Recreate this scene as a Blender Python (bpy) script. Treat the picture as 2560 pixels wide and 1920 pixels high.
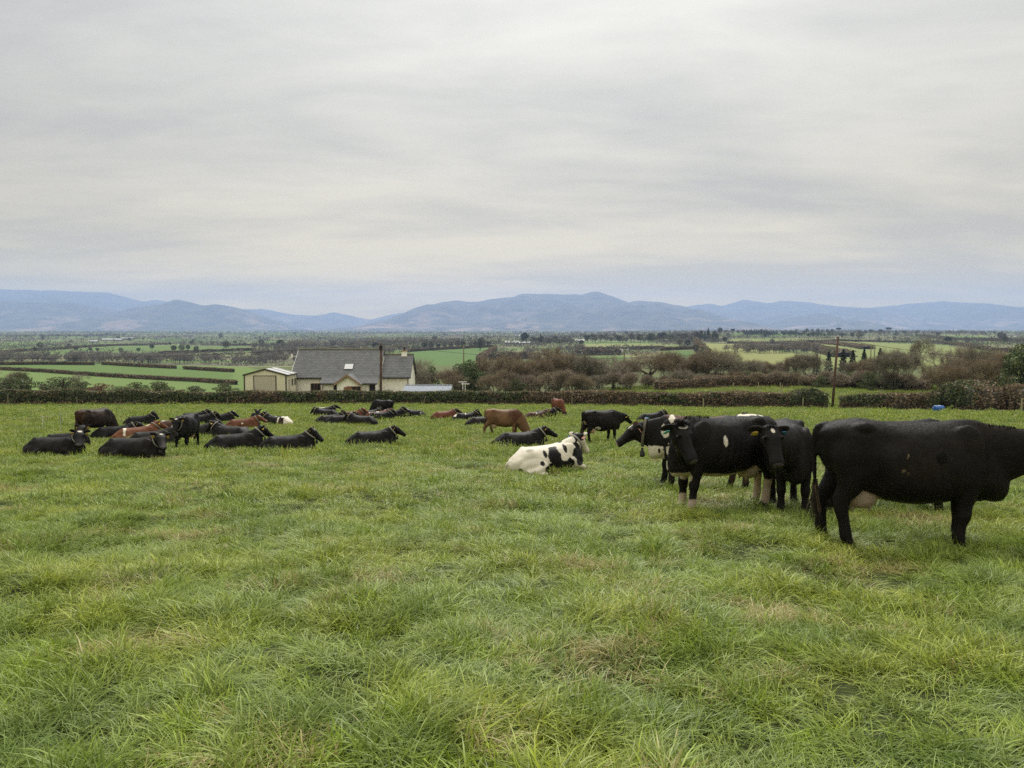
import bpy, bmesh, math, random
import numpy as np
from mathutils import Vector, Matrix

for o in list(bpy.data.objects):
    bpy.data.objects.remove(o)
scene = bpy.context.scene
COL = scene.collection
R = math.radians
rng = np.random.default_rng(7)

# ------------------------------------------------------------------ camera, sky, sun, exposure
EYE = 1.55
FPX = 1862.0                      # focal length in photograph pixels (2560 wide)
PITCH = math.atan(135.0 / FPX)
cam_d = bpy.data.cameras.new('camera')
cam_d.sensor_width = 36.0
cam_d.lens = 36.0 * FPX / 2560.0
cam_d.clip_start = 0.05
cam_d.clip_end = 60000.0
cam = bpy.data.objects.new('camera', cam_d)
cam.location = (0, 0, EYE)
cam.rotation_euler = (math.pi / 2 - PITCH, 0, 0)
COL.objects.link(cam)
scene.camera = cam

SKY_K = 0.61
SUN_EL, SUN_AZ = R(46), R(2)      # veiled sun, straight ahead above the frame
world = bpy.data.worlds.new('World')
scene.world = world
world.use_nodes = True
wt = world.node_tree
wt.nodes.clear()
def wn(t, **kw):
    n = wt.nodes.new(t)
    for k, v in kw.items():
        setattr(n, k, v)
    return n
w_out = wn('ShaderNodeOutputWorld')
w_sky = wn('ShaderNodeTexSky', sky_type='NISHITA', sun_disc=False, sun_elevation=SUN_EL, sun_rotation=SUN_AZ)
w_bgs = wn('ShaderNodeBackground'); w_bgs.inputs['Strength'].default_value = 0.07
wt.links.new(w_sky.outputs[0], w_bgs.inputs['Color'])
w_tc = wn('ShaderNodeTexCoord')
w_sep = wn('ShaderNodeSeparateXYZ'); wt.links.new(w_tc.outputs['Generated'], w_sep.inputs[0])
def wmath(op, a, b=None, clamp=False):
    n = wn('ShaderNodeMath', operation=op, use_clamp=clamp)
    for i, v in enumerate((a, b)):
        if v is None: continue
        if isinstance(v, (int, float)): n.inputs[i].default_value = v
        else: wt.links.new(v, n.inputs[i])
    return n.outputs[0]
zc = wmath('MAXIMUM', w_sep.outputs['Z'], 0.0)
den = wmath('ADD', zc, 0.10)
uu = wmath('DIVIDE', w_sep.outputs['X'], den)
vv = wmath('DIVIDE', w_sep.outputs['Y'], den)
w_cmb = wn('ShaderNodeCombineXYZ')
wt.links.new(wmath('MULTIPLY', uu, 0.55), w_cmb.inputs[0]); wt.links.new(vv, w_cmb.inputs[1])
def wnoise(scale, detail, rough, dist, off):
    m = wn('ShaderNodeVectorMath', operation='ADD'); wt.links.new(w_cmb.outputs[0], m.inputs[0]); m.inputs[1].default_value = off
    n = wn('ShaderNodeTexNoise'); n.inputs['Scale'].default_value = scale; n.inputs['Detail'].default_value = detail
    n.inputs['Roughness'].default_value = rough; n.inputs['Distortion'].default_value = dist
    wt.links.new(m.outputs[0], n.inputs['Vector'])
    return n.outputs['Fac']
n1 = wnoise(0.55, 5, 0.52, 0.5, (3.1, 0.7, 0))
n2 = wnoise(2.3, 6, 0.6, 0.3, (7.7, 4.2, 2))
nn = wmath('ADD', wmath('MULTIPLY', n1, 0.70), wmath('MULTIPLY', n2, 0.30))
w_mr = wn('ShaderNodeMapRange'); w_mr.inputs['From Min'].default_value = 0.41; w_mr.inputs['From Max'].default_value = 0.60
wt.links.new(nn, w_mr.inputs['Value'])
w_mix = wn('ShaderNodeMix', data_type='RGBA')
w_mix.inputs['A'].default_value = (0.490, 0.480, 0.440, 1)
w_mix.inputs['B'].default_value = (0.735, 0.712, 0.628, 1)
wt.links.new(w_mr.outputs[0], w_mix.inputs['Factor'])
# an overcast sky is brighter towards the zenith; low down a warm tint offsets the blue of the haze box
w_str = wmath('MULTIPLY', wmath('ADD', wmath('MULTIPLY', wmath('POWER', zc, 2.0), 1.9), 0.84), SKY_K)
w_str = wmath('MULTIPLY', w_str, wmath('ADD', wmath('MULTIPLY', wmath('ADD', wmath('MULTIPLY', w_sep.outputs['Z'], 40.0), 1.0, True), 0.96), 0.04))   # below the horizon there is only dark earth
w_hz = wmath('EXPONENT', wmath('MULTIPLY', zc, -10.0))
w_tint = wn('ShaderNodeMix', data_type='RGBA', blend_type='MULTIPLY')
w_tint.inputs['B'].default_value = (2.35, 1.60, 0.16, 1)
wt.links.new(w_mix.outputs['Result'], w_tint.inputs['A']); wt.links.new(w_hz, w_tint.inputs['Factor'])
# the cloud glows where the veiled sun stands behind it
w_dot = wn('ShaderNodeVectorMath', operation='DOT_PRODUCT'); wt.links.new(w_tc.outputs['Generated'], w_dot.inputs[0])
w_dot.inputs[1].default_value = (math.sin(SUN_AZ) * math.cos(SUN_EL), math.cos(SUN_AZ) * math.cos(SUN_EL), math.sin(SUN_EL))
w_glow = wmath('POWER', wmath('MAXIMUM', w_dot.outputs['Value'], 0.0), 14.0)
w_str = wmath('MULTIPLY', w_str, wmath('ADD', wmath('MULTIPLY', w_glow, 0.75), 0.955))
w_bgc = wn('ShaderNodeBackground')
wt.links.new(w_tint.outputs['Result'], w_bgc.inputs['Color']); wt.links.new(w_str, w_bgc.inputs['Strength'])
w_ms = wn('ShaderNodeMixShader'); w_ms.inputs[0].default_value = 0.95
wt.links.new(w_bgs.outputs[0], w_ms.inputs[1]); wt.links.new(w_bgc.outputs[0], w_ms.inputs[2])
wt.links.new(w_ms.outputs[0], w_out.inputs['Surface'])

sun_d = bpy.data.lights.new('sun', 'SUN')
sun_d.energy = 1.5
sun_d.angle = R(28)
sun_d.color = (1.0, 0.975, 0.93)
sun = bpy.data.objects.new('sun', sun_d)
sdir = Vector((math.sin(SUN_AZ) * math.cos(SUN_EL), math.cos(SUN_AZ) * math.cos(SUN_EL), math.sin(SUN_EL)))
sun.rotation_euler = sdir.to_track_quat('Z', 'Y').to_euler()
sun.location = (0, 0, 50)
COL.objects.link(sun)

scene.view_settings.view_transform = 'Standard'
scene.view_settings.look = 'None'
scene.view_settings.exposure = 0.86
scene.view_settings.gamma = 1.0
scene.render.engine = 'CYCLES'
scene.cycles.max_bounces = 5
scene.cycles.diffuse_bounces = 2
scene.cycles.glossy_bounces = 2
scene.cycles.transmission_bounces = 4
scene.cycles.volume_bounces = 1
scene.cycles.use_denoising = False
scene.cycles.use_adaptive_sampling = False
scene.cycles.sampling_pattern = 'BLUE_NOISE'
world.cycles.sampling_method = 'MANUAL'
world.cycles.sample_map_resolution = 256

# ------------------------------------------------------------------ noise and geometry helpers
def _hash(ix, iy, iz, seed):
    h = (ix.astype(np.int64) * 374761393 + iy.astype(np.int64) * 668265263 + iz.astype(np.int64) * 2147483647 + seed * 1274126177) & 0xffffffff
    h = ((h ^ (h >> 13)) * 1274126177) & 0xffffffff
    h = (h ^ (h >> 16)) & 0xffffffff
    return h / 4294967295.0
def vnoise(x, y, z=None, seed=0):
    x = np.asarray(x, float); y = np.asarray(y, float)
    z = np.zeros_like(x) if z is None else np.asarray(z, float)
    ix, iy, iz = np.floor(x), np.floor(y), np.floor(z)
    fx, fy, fz = x - ix, y - iy, z - iz
    fx = fx * fx * (3 - 2 * fx); fy = fy * fy * (3 - 2 * fy); fz = fz * fz * (3 - 2 * fz)
    out = 0
    for dx in (0, 1):
        for dy in (0, 1):
            for dz in (0, 1):
                w = (fx if dx else 1 - fx) * (fy if dy else 1 - fy) * (fz if dz else 1 - fz)
                out = out + w * _hash(ix + dx, iy + dy, iz + dz, seed)
    return out
def fbm(x, y, z=None, seed=0, oct=4, gain=0.5):
    a, s, n = 1.0, 0.0, 0.0
    for k in range(oct):
        f = 2.03 ** k
        s = s + a * vnoise(np.asarray(x) * f, np.asarray(y) * f, None if z is None else np.asarray(z) * f, seed + 17 * k)
        n += a; a *= gain
    return s / n
def smooth(a, b, x):
    t = np.clip((x - a) / (b - a), 0, 1)
    return t * t * (3 - 2 * t)

def hermite(xk, yk, x):
    """smooth curve through knots, no overshoot to speak of (yk may hold several columns)"""
    xk = np.asarray(xk, float); yk = np.asarray(yk, float)
    d = (yk[1:] - yk[:-1]) / (xk[1:] - xk[:-1]).reshape(-1, *([1] * (yk.ndim - 1)))
    m = np.empty_like(yk); m[0] = d[0]; m[-1] = d[-1]
    m[1:-1] = np.where(d[1:] * d[:-1] > 0, 2 * d[1:] * d[:-1] / (d[1:] + d[:-1] + 1e-12), 0)
    i = np.clip(np.searchsorted(xk, x) - 1, 0, len(xk) - 2)
    h = (xk[i + 1] - xk[i]); t = np.clip((x - xk[i]) / h, 0, 1)
    if yk.ndim > 1:
        h = h[..., None]; t = t[..., None]
    return ((2 * t**3 - 3 * t**2 + 1) * yk[i] + (t**3 - 2 * t**2 + t) * h * m[i] + (-2 * t**3 + 3 * t**2) * yk[i + 1] + (t**3 - t**2) * h * m[i + 1])

# ------------------------------------------------------------------ lie of the land
Y_ROWS = np.array([-60, 0, 8, 27, 60, 88, 100, 120, 150, 200, 260, 330, 420, 520, 650, 800, 1000, 1300, 1700, 2300, 3200, 4500, 6500, 9500], float)
B_COLS = np.array([-0.69, -0.35, 0.0, 0.30, 0.69])
NEAR = [6.0, 0.0, -0.70, -2.75, -5.35, -7.35]
DROP = np.array([   # how far the ground lies under eye level, per mille of the distance * FPX/1000
    [172, 160, 158, 150, 133, 110, 86, 88, 90, 66, 50, 40, 32, 22, 14, 8, 4, 2],
    [172, 160, 158, 150, 140, 118, 96, 94, 92, 70, 50, 40, 32, 22, 14, 8, 4, 2],
    [172, 158, 150, 140, 125, 108, 92, 80, 66, 52, 40, 31, 24, 18, 12, 8, 4, 2],
    [150, 128, 120, 117, 112, 98, 84, 70, 56, 43, 32, 21, 9, 6, 5, 4, 3, 2],
    [160, 130, 122, 115, 105, 92, 80, 66, 52, 40, 32, 24, 16, 11, 7, 5, 3, 2]], float)
ZT = np.zeros((len(Y_ROWS), 5))
for c in range(5):
    ZT[:6, c] = NEAR
    ZT[6:, c] = EYE - DROP[c] / FPX * Y_ROWS[6:]
LROW = np.log(Y_ROWS + 90.0)
def H(x, y):
    x = np.asarray(x, float); y = np.asarray(y, float)
    x, y = np.broadcast_arrays(x, y)
    sh = x.shape
    x = x.ravel(); y = np.clip(y.ravel(), -60, 9500)
    zr = hermite(LROW, ZT, np.log(y + 90.0))
    b = np.clip(x / np.maximum(y, 30.0), -0.69, 0.69)
    z = np.zeros_like(x)
    i = np.clip(np.searchsorted(B_COLS, b) - 1, 0, 3)
    t = (b - B_COLS[i]) / (B_COLS[i + 1] - B_COLS[i]); t = t * t * (3 - 2 * t)
    ar = np.arange(len(x))
    z = zr[ar, i] * (1 - t) + zr[ar, i + 1] * t
    # rolling ground and hummocks
    z = z + smooth(140, 500, y) * (fbm(x / 260, y / 260, seed=3, oct=3) - 0.5) * np.clip(y / 260, 0, 5)
    near = 1 - smooth(60, 100, y)
    z = z + near * ((fbm(x / 7, y / 7, seed=5, oct=2) - 0.5) * 0.16 * smooth(1, 8, y) + (fbm(x / 1.0, y / 1.0, seed=6, oct=2) - 0.5) * 0.19 * (1 - .5 * smooth(15, 40, y)))
    return z.reshape(sh)
def Hs(x, y): return float(H(np.array([x]), np.array([y]))[0])

SP, CP = math.sin(PITCH), math.cos(PITCH)
def ray(px, py):
    cx = (px - 1280.0) / FPX; cy = (960.0 - py) / FPX
    return Vector((cx, CP + cy * SP, -SP + cy * CP))
def W(px, py, depth):
    d = ray(px, py)
    return Vector((0, 0, EYE)) + d * (depth / d.y)
_YS = np.concatenate([np.linspace(1.5, 100, 400), np.geomspace(100.5, 9400, 900)])
def G(px, py, ymin=1.5):
    """the spot of ground seen at a pixel, at least ymin away"""
    d = ray(px, py)
    xs = d.x / d.y * _YS; zs = EYE + d.z / d.y * _YS
    g = H(xs, _YS)
    below = np.where((zs <= g) & (_YS >= ymin))[0]
    k = below[0] if len(below) else len(_YS) - 1
    if k == 0: y = _YS[0]
    else:
        a = zs[k - 1] - g[k - 1]; c = zs[k] - g[k]
        t = a / (a - c) if a > 0 and c <= 0 else 1.0
        y = _YS[k - 1] + (_YS[k] - _YS[k - 1]) * t
    x = d.x / d.y * y
    return Vector((x, y, Hs(x, y)))
def GD(px, depth):
    d = ray(px, 900); x = d.x / d.y * depth
    return Vector((x, depth, Hs(x, depth)))

# ------------------------------------------------------------------ mesh helpers
def mesh_np(name, V, F, col=None, smooth_shade=False, uvcol='col'):
    """F: list of index arrays, each (n,3) or (n,4)"""
    me = bpy.data.meshes.new(name)
    V = np.ascontiguousarray(V, dtype=np.float32)
    if not isinstance(F, (list, tuple)): F = [F]
    F = [np.asarray(f, dtype=np.int32) for f in F if len(f)]
    loops = np.concatenate([f.ravel() for f in F])
    tot = np.concatenate([np.full(len(f), f.shape[1], dtype=np.int32) for f in F])
    st = np.concatenate([[0], np.cumsum(tot)[:-1]]).astype(np.int32)
    me.vertices.add(len(V)); me.vertices.foreach_set('co', V.ravel())
    me.loops.add(len(loops)); me.loops.foreach_set('vertex_index', loops)
    me.polygons.add(len(tot)); me.polygons.foreach_set('loop_start', st); me.polygons.foreach_set('loop_total', tot)
    if smooth_shade: me.polygons.foreach_set('use_smooth', np.ones(len(tot), dtype=bool))
    me.update(calc_edges=True)
    if col is not None: set_col(me, col)
    return me
def set_col(me, col, name='col'):
    c = np.ones((len(me.vertices), 4), dtype=np.float32); c[:, :3] = col
    a = me.attributes.get(name) or me.attributes.new(name, 'FLOAT_COLOR', 'POINT')
    a.data.foreach_set('color', c.ravel())
def link(name, me, mat=None, parent=None):
    o = bpy.data.objects.new(name, me)
    COL.objects.link(o)
    if mat is not None and me is not None and not me.materials: me.materials.append(mat)
    if parent is not None: o.parent = parent
    return o
def tag(o, label=None, cat=None, group=None, kind=None):
    if label: o['label'] = label
    if cat: o['category'] = cat
    if group: o['group'] = group
    if kind: o['kind'] = kind
    return o
def empty(name, loc, rz=0.0, scale=1.0):
    o = bpy.data.objects.new(name, None); COL.objects.link(o)
    o.location = loc; o.rotation_euler = (0, 0, rz); o.scale = (scale,) * 3
    o.empty_display_size = 0.2
    return o
def copy_tree(o, parent=None):
    c = o.copy(); COL.objects.link(c)
    if parent is not None: c.parent = parent
    for ch in o.children: copy_tree(ch, c)
    return c

class MB:
    def __init__(s): s.v = []; s.f = []
    def quadbox(s, p0, p1):
        x0, y0, z0 = p0; x1, y1, z1 = p1
        b = len(s.v)
        s.v += [(x0,y0,z0),(x1,y0,z0),(x1,y1,z0),(x0,y1,z0),(x0,y0,z1),(x1,y0,z1),(x1,y1,z1),(x0,y1,z1)]
        s.f += [tuple(b+i for i in q) for q in ((0,3,2,1),(4,5,6,7),(0,1,5,4),(1,2,6,5),(2,3,7,6),(3,0,4,7))]
        return s
    def prism(s, poly, vec):
        """extrude a planar polygon along vec"""
        b = len(s.v); n = len(poly); vec = Vector(vec)
        s.v += [tuple(p) for p in poly] + [tuple(Vector(p) + vec) for p in poly]
        s.f += [tuple(b+i for i in reversed(range(n))), tuple(b+n+i for i in range(n))]
        s.f += [(b+i, b+(i+1)%n, b+n+(i+1)%n, b+n+i) for i in range(n)]
        return s
    def tube(s, pts, rad, sides=8, cap=True):
        pts = [Vector(p) for p in pts]
        if not hasattr(rad, '__len__'): rad = [rad]*len(pts)
        b = len(s.v); ref = Vector((0.13, 0.31, 0.94))
        for i, p in enumerate(pts):
            t = (pts[min(i+1, len(pts)-1)] - pts[max(i-1, 0)]).normalized()
            r_ = ref if abs(t.dot(ref)) < 0.95 else Vector((1, 0, 0))
            a = t.cross(r_).normalized(); c = t.cross(a)
            for k in range(sides):
                an = 2*math.pi*k/sides
                s.v.append(tuple(p + (a*math.cos(an) + c*math.sin(an))*rad[i]))
        for i in range(len(pts)-1):
            for k in range(sides):
                k2 = (k+1) % sides
                s.f.append((b+i*sides+k, b+i*sides+k2, b+(i+1)*sides+k2, b+(i+1)*sides+k))
        if cap:
            s.f.append(tuple(b+k for k in range(sides))); e = b+(len(pts)-1)*sides
            s.f.append(tuple(e+k for k in reversed(range(sides))))
        return s
    def build(s, name, mat=None, parent=None, smooth_shade=False, bevel=0.0):
        me = bpy.data.meshes.new(name); me.from_pydata(s.v, [], s.f)
        bm = bmesh.new(); bm.from_mesh(me); bmesh.ops.recalc_face_normals(bm, faces=bm.faces)
        if bevel > 0:
            bmesh.ops.bevel(bm, geom=list(bm.edges), offset=bevel, segments=1, affect='EDGES')
        bm.to_mesh(me); bm.free()
        if smooth_shade:
            for p in me.polygons: p.use_smooth = True
        return link(name, me, mat, parent)

# ------------------------------------------------------------------ materials
class NT:
    def __init__(s, name):
        s.m = bpy.data.materials.new(name); s.m.use_nodes = True; s.t = s.m.node_tree
        s.t.nodes.clear(); s.out = s.t.nodes.new('ShaderNodeOutputMaterial')
    def n(s, t, ins=None, **kw):
        n = s.t.nodes.new(t)
        for k, v in kw.items(): setattr(n, k, v)
        for k, v in (ins or {}).items():
            if isinstance(v, bpy.types.NodeSocket): s.t.links.new(v, n.inputs[k])
            else: n.inputs[k].default_value = v
        return n
    def l(s, a, b): s.t.links.new(a, b)
    def noise(s, scale, detail=4, rough=0.55, coord='pos', vec=None):
        if vec is None:
            vec = s.n('ShaderNodeNewGeometry').outputs['Position'] if coord == 'pos' else s.n('ShaderNodeTexCoord').outputs['Object']
        return s.n('ShaderNodeTexNoise', {'Vector': vec, 'Scale': scale, 'Detail': detail, 'Roughness': rough}).outputs['Fac']
    def ramp(s, fac, a, b):
        return s.n('ShaderNodeMapRange', {'Value': fac, 'From Min': a, 'From Max': b}).outputs[0]
    def mix(s, fac, a, b, blend='MIX'):
        n = s.t.nodes.new('ShaderNodeMix'); n.data_type = 'RGBA'; n.blend_type = blend
        for k, v in (('Factor', fac), ('A', a), ('B', b)):
            if isinstance(v, bpy.types.NodeSocket): s.l(v, n.inputs[k])
            else: n.inputs[k].default_value = v if not isinstance(v, tuple) else (*v[:3], 1)
        return n.outputs['Result']
    def attr(s, name='col'): return s.n('ShaderNodeAttribute', attribute_name=name).outputs['Color']
    def bsdf(s, color, rough=0.8, spec=0.3, **kw):
        ins = {'Roughness': rough, 'Specular IOR Level': spec}; ins.update(kw)
        b = s.n('ShaderNodeBsdfPrincipled', ins)
        if isinstance(color, bpy.types.NodeSocket): s.l(color, b.inputs['Base Color'])
        else: b.inputs['Base Color'].default_value = (*color[:3], 1)
        return b
    def bump(s, h, dist, strength=1.0):
        return s.n('ShaderNodeBump', {'Height': h, 'Distance': dist, 'Strength': strength}).outputs['Normal']
    def done(s, sh): s.l(sh.outputs[0] if hasattr(sh, 'outputs') else sh, s.out.inputs['Surface']); return s.m

def plain(name, color, rough=0.7, spec=0.35, var=0.12, scale=6.0, metallic=0.0, bumpd=0.0):
    t = NT(name); f = t.noise(scale, 5, 0.6, 'obj')
    dark = tuple(c*(1-var) for c in color); lite = tuple(min(1, c*(1+var)) for c in color)
    c = t.mix(t.ramp(f, 0.3, 0.7), dark, lite)
    b = t.bsdf(c, rough, spec, Metallic=metallic)
    if bumpd: t.l(t.bump(f, bumpd), b.inputs['Normal'])
    return t.done(b)
def veg(name, trans=0.3, rough=0.6, spec=0.25):
    """leaves and twigs: the colour comes from each leaf's own colour"""
    t = NT(name); c = t.attr()
    b = t.bsdf(c, rough, spec); tr = t.n('ShaderNodeBsdfTranslucent', {'Color': c})
    ms = t.n('ShaderNodeMixShader', {0: trans}); t.l(b.outputs[0], ms.inputs[1]); t.l(tr.outputs[0], ms.inputs[2])
    return t.done(ms)
M_LEAF = veg('foliage', 0.25)
M_TWIG = veg('twigs', 0.0, 0.85, 0.15)
M = {}

# ------------------------------------------------------------------ ground
def inpoly(x, y, poly):
    c = np.zeros(x.shape, bool); n = len(poly)
    for i in range(n):
        x1, y1 = poly[i]; x2, y2 = poly[(i + 1) % n]
        k = ((y1 > y) != (y2 > y)) & (x < (x2 - x1) * (y - y1) / (y2 - y1 + 1e-12) + x1)
        c ^= k
    return c
def gpoly(pts, ymin=150): return [tuple(G(px, py, ymin))[:2] for px, py in pts]

LUSH = (0.090, 0.160, 0.042); GREEN = (0.135, 0.200, 0.058); PALE = (0.215, 0.235, 0.090); OLIVE = (0.155, 0.170, 0.080)
ROUGH = (0.175, 0.165, 0.100); HEATH = (0.125, 0.112, 0.082); DARKF = (0.055, 0.070, 0.045)
# far fields: cells of a patchwork on the ground (stretched sideways), hedges run along their edges
CELL_N = 900
fr = np.random.default_rng(21)
cy_ = np.exp(fr.uniform(math.log(480), math.log(8000), CELL_N))
cx_ = fr.uniform(-0.85, 0.85, CELL_N) * cy_
CELLS = np.stack([cx_, cy_], 1)
pal = [GREEN, LUSH, PALE, OLIVE, ROUGH, GREEN, HEATH, OLIVE, GREEN, ROUGH, HEATH]
CCOL = np.array([pal[k] for k in fr.integers(0, len(pal), CELL_N)])
def cells(x, y):
    """nearest and second nearest field centre, distances scaled by range so fields stay field-sized"""
    idx = np.empty(len(x), int); gap = np.empty(len(x))
    for s in range(0, len(x), 20000):
        xs, ys = x[s:s+20000], y[s:s+20000]
        dx = (xs[:, None] - CELLS[None, :, 0]) * 0.55; dy = ys[:, None] - CELLS[None, :, 1]
        d = np.sqrt(dx * dx + dy * dy)
        j = np.argpartition(d, 1, axis=1)[:, :2]
        d2 = np.take_along_axis(d, j, 1)
        o = np.argsort(d2, 1); j = np.take_along_axis(j, o, 1); d2 = np.take_along_axis(d2, o, 1)
        idx[s:s+20000] = j[:, 0]; gap[s:s+20000] = d2[:, 1] - d2[:, 0]
    return idx, gap

FIELDS = [
    (gpoly([(0, 968), (0, 906), (260, 908), (560, 915), (690, 945), (690, 985), (0, 985)], 120), GREEN),
    (gpoly([(0, 905), (240, 909), (580, 934), (590, 962), (300, 945), (0, 921)], 140), (0.100, 0.165, 0.045)),
    (gpoly([(1026, 905), (1028, 879), (1060, 876), (1225, 868), (1240, 879), (1190, 912), (1040, 915)], 250), LUSH),
    (gpoly([(1210, 915), (1225, 904), (1320, 899), (1330, 915)], 250), LUSH),
    (gpoly([(1425, 912), (1432, 893), (1560, 890), (1560, 912)], 250), LUSH),
    (gpoly([(1640, 912), (1650, 878), (1735, 876), (1752, 912)], 250), LUSH),
    (gpoly([(1752, 918), (1738, 857), (1850, 861), (1990, 885), (2030, 918)], 250), (0.260, 0.270, 0.095)),
    (gpoly([(2010, 862), (2150, 855), (2330, 861), (2470, 879), (2300, 918), (2060, 918)], 250), (0.215, 0.250, 0.085)),
    (gpoly([(1820, 849), (2000, 846), (2310, 853), (2300, 857), (1990, 854), (1830, 857)], 400), (0.215, 0.240, 0.085)),
    (gpoly([(2330, 838), (2475, 842), (2470, 851), (2380, 851)], 400), (0.120, 0.185, 0.055)),
    (gpoly([(1450, 872), (1460, 859), (1620, 858), (1700, 868), (1690, 874)], 400), PALE),
    (gpoly([(110, 860), (0, 866), (0, 857), (150, 849), (190, 851)], 400), GREEN),
    (gpoly([(120, 876), (130, 870), (300, 862), (640, 868), (640, 878), (400, 884)], 400), (0.115, 0.175, 0.055)),
    (gpoly([(0, 888), (0, 882), (80, 876), (80, 888)], 400), GREEN),
    (gpoly([(560, 858), (700, 852), (760, 855), (740, 862), (560, 863)], 500), GREEN),
    (gpoly([(2000, 832), (1820, 833), (1800, 838), (2090, 841), (2085, 833)], 700), LUSH),
]
yr = np.concatenate([np.linspace(-40, 2, 22)[:-1], np.geomspace(2 + 8, 9500 + 8, 560) - 8])
nb = 380
bl = np.linspace(-1.25, 1.25, nb)
GX = bl[None, :] * (np.maximum(yr, 0) + 32)[:, None]; GY = np.repeat(yr[:, None], nb, 1)
GZ = H(GX, GY)
X, Y = GX.ravel(), GY.ravel()
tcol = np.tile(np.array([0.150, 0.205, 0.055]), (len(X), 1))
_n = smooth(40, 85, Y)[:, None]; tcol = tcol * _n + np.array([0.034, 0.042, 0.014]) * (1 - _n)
far = np.where(Y > 470)[0]
ci, cg = cells(X[far], Y[far])
tcol[far] = CCOL[ci]
mid = (Y > 96) & (Y <= 470)
tcol[mid] = np.array([0.105, 0.120, 0.048])
for poly, c in FIELDS:
    a = np.array(poly); lo, hi = a.min(0), a.max(0)
    k = np.where((X > lo[0]) & (X < hi[0]) & (Y > lo[1]) & (Y < hi[1]))[0]
    k = k[inpoly(X[k], Y[k], poly)]
    tcol[k] = c
tcol *= (0.86 + 0.28 * fbm(X / 9 * np.clip(60 / (Y + 60), .05, 1), Y / 9 * np.clip(60 / (Y + 60), .05, 1), seed=31, oct=3))[:, None]
i = np.arange((len(yr) - 1) * nb).reshape(-1, nb)[:, :-1].ravel()
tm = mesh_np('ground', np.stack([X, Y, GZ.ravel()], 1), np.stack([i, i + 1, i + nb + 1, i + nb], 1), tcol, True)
t = NT('pasture_ground')
pn = t.n('ShaderNodeNewGeometry').outputs['Position']
f1 = t.noise(1.3, 6, 0.65); f2 = t.noise(0.09, 4, 0.5); f3 = t.noise(9.0, 4, 0.6)
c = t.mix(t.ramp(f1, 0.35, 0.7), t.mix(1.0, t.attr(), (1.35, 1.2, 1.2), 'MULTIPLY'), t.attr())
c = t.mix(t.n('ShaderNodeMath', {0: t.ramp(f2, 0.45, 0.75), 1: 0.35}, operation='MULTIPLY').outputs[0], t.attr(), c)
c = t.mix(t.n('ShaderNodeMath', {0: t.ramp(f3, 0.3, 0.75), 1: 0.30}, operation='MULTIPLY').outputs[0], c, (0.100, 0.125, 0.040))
b = t.bsdf(c, 0.95, 0.1); t.l(t.bump(f3, 0.05), b.inputs['Normal'])
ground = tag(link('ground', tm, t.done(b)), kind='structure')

# ------------------------------------------------------------------ mountains
t = NT('mountain_heath')
f1 = t.noise(0.0011, 6, 0.6); f2 = t.noise(0.0042, 5, 0.62); geo = t.n('ShaderNodeNewGeometry')
sepz = t.n('ShaderNodeSeparateXYZ', {0: geo.outputs['Position']}).outputs['Z']
low = t.n('ShaderNodeMapRange', {'Value': sepz, 'From Min': 330.0, 'From Max': 60.0}).outputs[0]
rust = t.n('ShaderNodeMath', {0: t.ramp(f1, 0.50, 0.60), 1: low}, operation='MULTIPLY').outputs[0]
c = t.mix(t.ramp(f2, 0.35, 0.65), (0.045, 0.050, 0.045), (0.120, 0.108, 0.080))
c = t.mix(t.n('ShaderNodeMath', {0: rust, 1: t.ramp(f2, 0.40, 0.56)}, operation='MULTIPLY').outputs[0], c, (0.30, 0.21, 0.165))
M['mount'] = t.done(t.bsdf(c, 0.95, 0.05))
def mountain(name, sil, D, front, back, seed, spread=0.9, rough=1.0):
    """a ridge whose crest follows bearings and heights taken from sil (pixel x, pixel y) at range D"""
    sil = np.array(sil, float)
    pxs = np.arange(sil[0, 0], sil[-1, 0] + 1, 5.0)
    cr = np.interp(pxs, sil[:, 0], sil[:, 1]); cr = np.convolve(np.pad(cr, 2, mode='edge'), [.1, .2, .4, .2, .1], 'valid')
    cr = cr + (fbm(pxs / 28, pxs * 0, seed=seed, oct=5, gain=.55) - .5) * 4.5 * rough
    bx = (pxs - 1280) / FPX
    rows = np.concatenate([np.linspace(-1, 0, 34), np.linspace(0, 1, 10)[1:]])
    px2, rw = np.meshgrid(bx, rows)
    cr2 = np.repeat(cr[None, :], len(rows), 0)
    yy = D + np.where(rw < 0, rw * front, rw * back)
    wob = (fbm(px2 * 16, rw * 2.5, seed=seed + 5, oct=4) - 0.5)
    prof = np.where(rw < 0, (1 + rw) ** (1.15 + 0.9 * (fbm(px2 * 7, rw * 0 + 2, seed=seed + 9, oct=2) - .5)), 1 - rw ** 1.5)
    prof = np.clip(prof + wob * 0.85 * np.sin(np.pi * np.clip(-rw, 0, 1)) ** 1.0, 0, 1.02)
    top = EYE + np.array([W(1280, v, 1000.0).z - EYE for v in cr]) / 1000.0 * D
    foot = -20.0
    zz = foot + (top[None, :] - foot) * prof
    xx = px2 * D
    n = len(pxs); m = len(rows)
    i = np.arange((m - 1) * n).reshape(-1, n)[:, :-1].ravel()
    me = mesh_np(name, np.stack([xx.ravel(), yy.ravel(), zz.ravel()], 1), np.stack([i, i + 1, i + n + 1, i + n], 1), None, True)
    return tag(link('mountain', me, M['mount']), kind='structure')
mountain('m_left_back', [(-700, 760), (-300, 728), (0, 722), (130, 726), (275, 732), (330, 745), (362, 754), (393, 751), (420, 753), (520, 775), (640, 822)], 15200, 3800, 1900, 1)
mountain('m_left_front', [(-700, 800), (-200, 765), (0, 752), (120, 756), (200, 759), (250, 768), (289, 777), (340, 800), (400, 822)], 11200, 2500, 2000, 2)
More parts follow.
